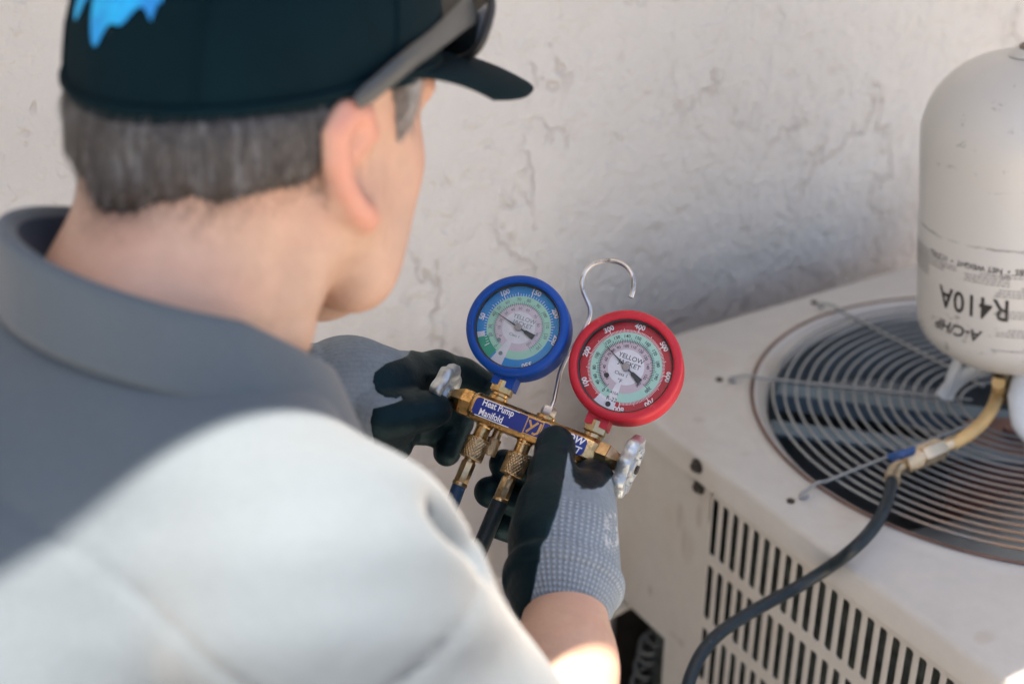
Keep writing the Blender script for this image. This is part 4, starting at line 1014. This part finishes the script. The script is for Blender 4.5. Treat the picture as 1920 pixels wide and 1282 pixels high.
# shirt
mt = Mt('polo_cloth', (.069, .090, .113), .9); mt.b.inputs['Specular IOR Level'].default_value = 0.2; mt.vary(8, .06).vary(400, .06); mt.b.inputs['Sheen Weight'].default_value = .15
mt.bump(mt.noise(900, 2), .0004).bump(mt.noise(9, 3), .008, .6); M_shirt = mt.done()
sf = Field((-.38, .26, .55), (.50, 1.06, 1.26), .005)
sf.chain([NB+np.array([-.030, 0, -.048]), np.array([.02, .655, 1.0])], [.080, .105], .04)
sf.ell((.045, .655, .955), (.225, .178, .118), TOR, .06); sf.ell((-.11, .65, .82), (.22, .165, .13), TOR, .07)
for sh in (SHR, SHL): sf.cone(NB+np.array([-.02, 0, -.050]), sh+np.array([0, 0, .0]), .062, .066, .05)
SLR, SLL = fl(SHR, ELR, .80), fl(SHL, ELL, .85)
sf.chain([SHR, fl(SHR, ELR, .45), SLR], [.072, .074, .065], .03); sf.chain([SHL, fl(SHL, ELL, .45), SLL], [.068, .066, .064], .03)
for SL, sh, el in ((SLR, SHR, ELR), (SLL, SHL, ELL)):
    d = (el-sh)/np.linalg.norm(el-sh); sf.cone(SL+d*.01, SL+d*.10, .064, .075, .006, 'sub')
sf.cone(H(0, -.030, -.03), NB+np.array([.012, 0, .004]), .075, .066, .012, 'sub')     # neck opening
V, Q = sf.mesh(); V = smooth_np(V, Q, 3, .5); me = np_mesh('polo_shirt', V, Q); N = normals(me)
# cloth folds: soft pulls radiating from the armpit and along the sleeve
def folds(V):
    w = np.zeros(len(V))
    for c, d, wl, amp, rad in ((SHR+np.array([.03, -.02, .02]), np.array([.2, .5, .85]), .045, .0009, .12), (fl(SHR, ELR, .7), np.array([.55, -.3, -.75]), .035, .0009, .10)):
        d = d/np.linalg.norm(d); q = V-c; w += amp*np.sin(2*PI*(q@d)/wl+2.0*np.sin((q@np.array([9, 14, 7]))))*np.exp(-(q**2).sum(1)/rad**2)
    return w
V = V+N*folds(V)[:, None]
seam1 = (V-SHR)@((ELR-SHR)/np.linalg.norm(ELR-SHR)); seam2 = (V-at(170, 1065, .62))@np.cross(FW, at(330, 1170, .62)-at(0, 960, .62))/np.linalg.norm(at(330, 1170, .62)-at(0, 960, .62))
V = V-N*(.0018*np.exp(-((seam1-.012)/.0028)**2)+.0016*np.exp(-(seam2/.0028)**2)*(V[:, 1] < .62))[:, None]
fc, fd_ = at(868, 955, .64), at(928, 1018, .66)                # one deep crease where sleeve meets shoulder
ax = (fd_-fc)/np.linalg.norm(fd_-fc); q = V-fc; tt = np.clip(q@ax, 0, np.linalg.norm(fd_-fc)); dd = np.linalg.norm(q-tt[:, None]*ax, axis=1)
V = V-N*(.024*np.exp(-(dd/.0115)**2))[:, None]
me.vertices.foreach_set('co', V.astype(np.float32).ravel()); me.update()
shirt = pobj('polo_shirt', me, M_shirt)
# collar: stand and fold-over
V = []; F = []; nu = 64; prof = [(-.008, -.040), (-.006, -.015), (-.0035, -.003), (.0, .0015), (.0038, .0004), (.0075, -.008), (.0135, -.024), (.0215, -.042)]
for i in range(nu+1):
    a = math.radians(-152+304*i/nu)                            # 0 at the nape, +-180 at the throat
    c, s_ = math.cos(a), math.sin(a); fr = max(0, -c)
    rx, ry = .084-.018*fr, .073-.004*fr
    cxx = NB+np.array([.006-rx*c, -ry*s_, +.030+.036*c-.032*fr])
    od = np.array([-c/rx, -s_/ry, 0]); od /= np.linalg.norm(od)
    dn_ = np.array([.30, 0, -1]) if c > 0 else np.array([.15, 0, -1]); dn_ = dn_/np.linalg.norm(dn_)
    ext = 1+.35*ssm(np.array([abs(math.degrees(a))]), 95, 140)[0]
    for r, z in prof:
        zz = z*(ext if r > 0 else 1); V.append(cxx+od*r*(1-.45*fr)-dn_*zz)
m = len(prof); F = [(i*m+j, i*m+j+1, (i+1)*m+j+1, (i+1)*m+j) for i in range(nu) for j in range(m-1)]
cme = mesh('collar', V, F); co_ = pobj('collar', cme, [M_shirt, simple('navy_facing', (.010, .022, .045), .9)], parent=shirt)
cme.polygons.foreach_set('material_index', [1 if (k % (m-1)) < 2 else 0 for k in range(len(F))])
md = co_.modifiers.new('sub', 'SUBSURF'); md.levels = md.render_levels = 2
md = co_.modifiers.new('thick', 'SOLIDIFY'); md.thickness = .0022; md.offset = 0
# trousers and shoes (below the frame)
tf = Field((-.36, .36, .02), (.32, .98, .90), .006)
for hp, kn, an in ((HIPR, KNR, ANR), (HIPL, KNL, ANL)): tf.chain([hp, kn, an+np.array([0, 0, .0])], [.105, .075, .058], .03)
tf.cone(HIPR, HIPL, .115, .115, .05); tf.cone(fl(HIPR, HIPL, .5), fl(HIPR, HIPL, .5)+np.array([.06, 0, .07]), .13, .13, .04)
V, Q = tf.mesh(); pobj('trousers', np_mesh('trousers', smooth_np(V, Q, 2), Q), simple('work_trousers', (.022, .026, .034), .85, bmp=.0006))
for an in (ANR, ANL):
    f2 = Field(an+np.array([-.11, -.08, -.12]), an+np.array([.24, .08, .06]), .005)
    f2.chain([an+np.array([-.03, 0, -.055]), an+np.array([.07, 0, -.060]), an+np.array([.16, 0, -.065])], [.042, .040, .034], .02); f2.cone(an, an+np.array([-.02, 0, -.05]), .046, .042, .02)
    V, Q = f2.mesh(); V[:, 2] = np.maximum(V[:, 2], .004); pobj('work_shoe', np_mesh('work_shoe', V, Q), simple('shoe_leather', (.015, .013, .012), .5))

# gloves
mt = Mt('dipped_knit_glove', (.18, .215, .255), .85); mt.b.inputs['Specular IOR Level'].default_value = .2; mt.b.inputs['Specular Tint'].default_value = (.45, .85, 1, 1)
yarn = mt.math('SINE', mt.math('MULTIPLY', mt.attr('wale'), 2*PI)); crs = mt.math('SINE', mt.math('MULTIPLY', mt.attr('course'), 2*PI))
mt.mul(mt.math('ADD', mt.math('MULTIPLY', yarn, .5), .5), .965, 1.02, 0, 1); mt.vary(40, .08); mt.mul(mt.noise(300, 3, stretch=(1, 1, .3)), .9, 1.08)
cuff = mt.attr('cuff')
dots = mt.math('MULTIPLY', mt.sm(yarn, -.1, .5), mt.sm(crs, -.2, .4)); mt.over(mt.math('MULTIPLY', mt.math('MULTIPLY', dots, cuff), .34), (.52, .55, .59))
prt = mt.math('MULTIPLY', mt.attr('print'), mt.sm(mt.noise(170, 2, .5, .8), .53, .58)); mt.over(mt.math('MULTIPLY', prt, .4), (.62, .63, .64))
dip = mt.sm(mt.math('ADD', mt.attr('dip'), mt.math('MULTIPLY', mt.math('SUBTRACT', mt.noise(110, 3), .5), .0026)), -.0005, .0005)
mt.over(dip, (.0030, .0085, .0120))
worn = mt.math('MULTIPLY', dip, mt.sm(mt.noise(60, 6, .7), .58, .74)); mt.over(mt.math('MULTIPLY', worn, .30), (.035, .065, .080))
mt.rough(mt.math('SUBTRACT', .88, mt.math('MULTIPLY', dip, .40)))
mt.bump(mt.math('MULTIPLY', mt.math('ADD', yarn, mt.math('MULTIPLY', crs, cuff)), mt.math('MULTIPLY', mt.math('SUBTRACT', 1., dip), mt.math('ADD', .12, cuff))), .00025).bump(mt.noise(200, 4), .0010, .6); M_glove = mt.done()
def glove(name, chains, wrist_axis, cuff_len, dipfun, k=.006, label=None, extra=None):
    pts = np.concatenate([np.array(c[0]) for c in chains]); f = Field(pts.min(0)-.045, pts.max(0)+.045, .0014)
    for P, R, kk in chains: f.chain(P, R, kk)
    if extra: extra(f)
    V, Q = f.mesh(); V = smooth_np(V, Q, 2, .5)
    W, ax, ref = wrist_axis; ax = ax/np.linalg.norm(ax); ref = ref-ax*(ref@ax); ref /= np.linalg.norm(ref); b2 = np.cross(ax, ref)
    q = V-W; along = q@ax; ang = np.arctan2(q@b2, q@ref); rad = np.hypot(q@b2, q@ref)
    me = np_mesh(name, V, Q); N = normals(me)
    dp = dipfun(V, N)
    # wrinkles where the coated knit bunches
    cf = ssm(-along, -.043, -.039)*(dp < 0)
    bulge = .0030*np.exp(-((along+cuff_len-.003)/.0055)**4)
    V = V+N*bulge[:, None]+N*(np.clip(dp, -.0005, .0005)*.9)[:, None]
    me.vertices.foreach_set('co', V.astype(np.float32).ravel()); me.update()
    attr(me, 'wale', (ang*.030)/.0029); attr(me, 'course', along/.0031); attr(me, 'cuff', cf); attr(me, 'dip', dp)
    return me, V
A_ = lambda l: ([at(x, y, d) for x, y, d, r in l], [r for x, y, d, r in l])
def bound(V, pts):
    """signed distance (m) to the edge of the coating, given where that edge runs"""
    x, y = proj(V); P = np.array(pts, float); best = np.full(len(V), 1e9); sg = np.zeros(len(V))
    inside = np.zeros(len(V), bool); n = len(P)
    for i in range(n):
        a, b_ = P[i], P[(i+1) % n]; e = b_-a; t = np.clip(((x-a[0])*e[0]+(y-a[1])*e[1])/(e@e), 0, 1)
        best = np.minimum(best, np.hypot(x-a[0]-t*e[0], y-a[1]-t*e[1]))
        c = ((a[1] > y) != (b_[1] > y)); xi = a[0]+(y-a[1])*e[0]/(e[1] if e[1] else 1e-9); inside ^= c & (x < xi)
    return np.where(inside, -best, best)*.00037
# right hand: thumb pressed on the label, fingers wrapped behind the hoses
W0 = (1058, 1098, .945, .0262)
R_ch = []
for l, kk in (([(1060, 1122, .935, .0245), W0, (1062, 1050, .948, .0262), (1068, 1000, .957, .0265), (1088, 950, .982, .0208)], .02),
              ([W0, (1068, 1010, .985, .026), (1098, 962, 1.003, .019)], .02), ([W0, (1058, 1020, 1.005, .024), (1092, 980, 1.022, .018)], .02), ([W0, (1050, 1040, 1.015, .021), (1080, 1005, 1.036, .016)], .02),
              ([(1040, 1060, .940, .026), (1028, 1000, .950, .0225), (1028, 945, .962, .0170), (1034, 885, .985, .0132), (1041, 840, 1.004, .0112), (1041, 828, 1.009, .0102)], .012),
              ([(1092, 950, .982, .0215), (1110, 905, 1.015, .0145), (1098, 880, 1.055, .0122), (1062, 872, 1.072, .0112)], .008),
              ([(1098, 962, 1.003, .019), (1085, 915, 1.060, .0130), (1010, 890, 1.080, .0118), (945, 870, 1.078, .0112)], .004),
              ([(1092, 980, 1.022, .018), (1070, 965, 1.072, .0128), (985, 948, 1.080, .0118), (918, 922, 1.074, .0116)], .004),
              ([(1080, 1005, 1.036, .016), (1050, 1010, 1.076, .0115), (985, 1000, 1.082, .0105), (938, 985, 1.076, .0102)], .004)):
    P, R = A_(l); R_ch.append((P, R, kk))
greyR = [(1066, 846), (1072, 880), (1078, 905), (1092, 916), (1112, 917), (1132, 912), (1147, 893), (1170, 880), (1200, 1200), (975, 1200), (1000, 1110), (1008, 1062), (1024, 1010), (1042, 970), (1052, 930), (1060, 880)]
ax = at(1078, 960, .985)-at(1063, 1110, .940)
def cuffR(f):
    d = ax/np.linalg.norm(ax); w0 = at(1060, 1114, .938); f.cone(w0-d*.004, w0-d*.05, .0240, .029, .002, 'sub')
gme, gV = glove('glove', R_ch, (at(1064, 1104, .942), ax, RT), .0, lambda V, N: bound(V, greyR), extra=cuffR)
x, y = proj(gV); attr(gme, 'print', ssm(x, 1131, 1137)*ssm(y, 950, 965)*ssm(-y, -1036, -1022))
pobj('glove', gme, M_glove, 'right work glove with its thumb on the manifold label')
# left hand: index over the hand wheel, thumb in front
L_ch = []
W1 = (645, 728, 1.055, .0285)
for l, kk in (([(600, 738, 1.05, .0280), W1, (690, 722, 1.058, .027), (728, 712, 1.065, .020)], .02), ([W1, (690, 745, 1.06, .026), (735, 745, 1.075, .019)], .02), ([W1, (695, 765, 1.062, .024), (730, 775, 1.08, .018)], .02), ([W1, (690, 780, 1.06, .022), (722, 800, 1.082, .016)], .02),
              ([(728, 712, 1.065, .020), (762, 700, 1.080, .0155), (822, 694, 1.102, .0140), (868, 706, 1.112, .0128), (905, 722, 1.112, .0115)], .008),
              ([(680, 770, 1.045, .023), (708, 783, 1.030, .0160), (758, 778, 1.036, .0128), (800, 770, 1.046, .0118), (822, 768, 1.052, .0102)], .010),
              ([(735, 745, 1.075, .019), (815, 742, 1.110, .0135), (858, 790, 1.118, .0118), (838, 848, 1.112, .0105)], .004),
              ([(730, 775, 1.08, .018), (800, 785, 1.115, .0130), (818, 808, 1.118, .0112), (775, 808, 1.105, .0105)], .004),
              ([(722, 800, 1.082, .016), (752, 815, 1.095, .012), (745, 835, 1.085, .0105), (728, 846, 1.078, .0095)], .004)):
    P, R = A_(l); L_ch.append((P, R, kk))
greyL = [(560, 600), (780, 640), (762, 668), (722, 682), (702, 698), (698, 715), (705, 732), (722, 744), (742, 747), (752, 742), (756, 750), (735, 756), (700, 766), (694, 790), (702, 830), (640, 900), (540, 900)]
axl = at(728, 730, 1.068)-at(640, 728, 1.055)
gme, gV = glove('glove', L_ch, (at(640, 728, 1.055), axl, UP), .03, lambda V, N: bound(V, greyL))
attr(gme, 'print', np.zeros(len(gV))); gme.attributes['cuff'].data.foreach_set('value', np.zeros(len(gV), np.float32))
pobj('glove', gme, M_glove, 'left work glove gripping the hand wheel')

# sunglasses resting on the cap
M_frame = simple('grey_frame', (.032, .037, .041), .4, var=.1); M_lens = simple('smoked_lens', (.010, .012, .013), .12)
sg = empty('sunglasses', TR(tuple(at(850, 50, .79))), 'dark sunglasses with broad grey arm perched on the cap above the visor', 'sunglasses')
SG = at(850, 50, .79)
def arm(P):
    b = MB(); b.tube([p-SG for p in catmull(P, 6)], list(np.interp(np.linspace(0, 1, 6*(len(P)-1)+1), [0, .15, .6, 1], [.0034, .0050, .0058, .0090])), 12, flat=.28, ref=HU)
    b.obj('temple_arm', M_frame, sg, 60)
PA = [at(668, 194, .685), at(705, 165, .69), at(760, 118, .705), at(815, 76, .735), at(862, 36, .775), at(884, 16, .80)]
arm(PA)
mir = lambda p: p-2*((p-HC)@HR)*HR
arm([mir(p) for p in PA])
LC = at(893, 44, .815); lx_ = (LC-HC)@HR
for s in (1, -1):
    c0 = HC+((LC-HC)@HF)*HF+((LC-HC)@HU)*HU+s*.036*HR
    lift = (HU*.94+HF*.30); fx = HR*.97-HF*s*.24
    loop = [c0+fx*(.033*math.copysign(abs(math.cos(t))**.7, math.cos(t)))+lift*(.024*math.copysign(abs(math.sin(t))**.7, math.sin(t)))-HF*.006*(math.cos(t))**2*0 for t in np.linspace(0, 2*PI, 33)[:-1]]
    b = MB(); b.tube([p-SG for p in loop], .0026, 8, closed=True); b.obj('lens_frame', M_black, sg, 60)
    V = [c0-SG+HF*.003]+[p-SG for p in loop]; b = MB(); b.add(V, [(0, 1+k, 1+(k+1) % 32) for k in range(32)]); o = obj('lens', b.mesh('lens'), M_lens, sg)
    md = o.modifiers.new('thick', 'SOLIDIFY'); md.thickness = .0015
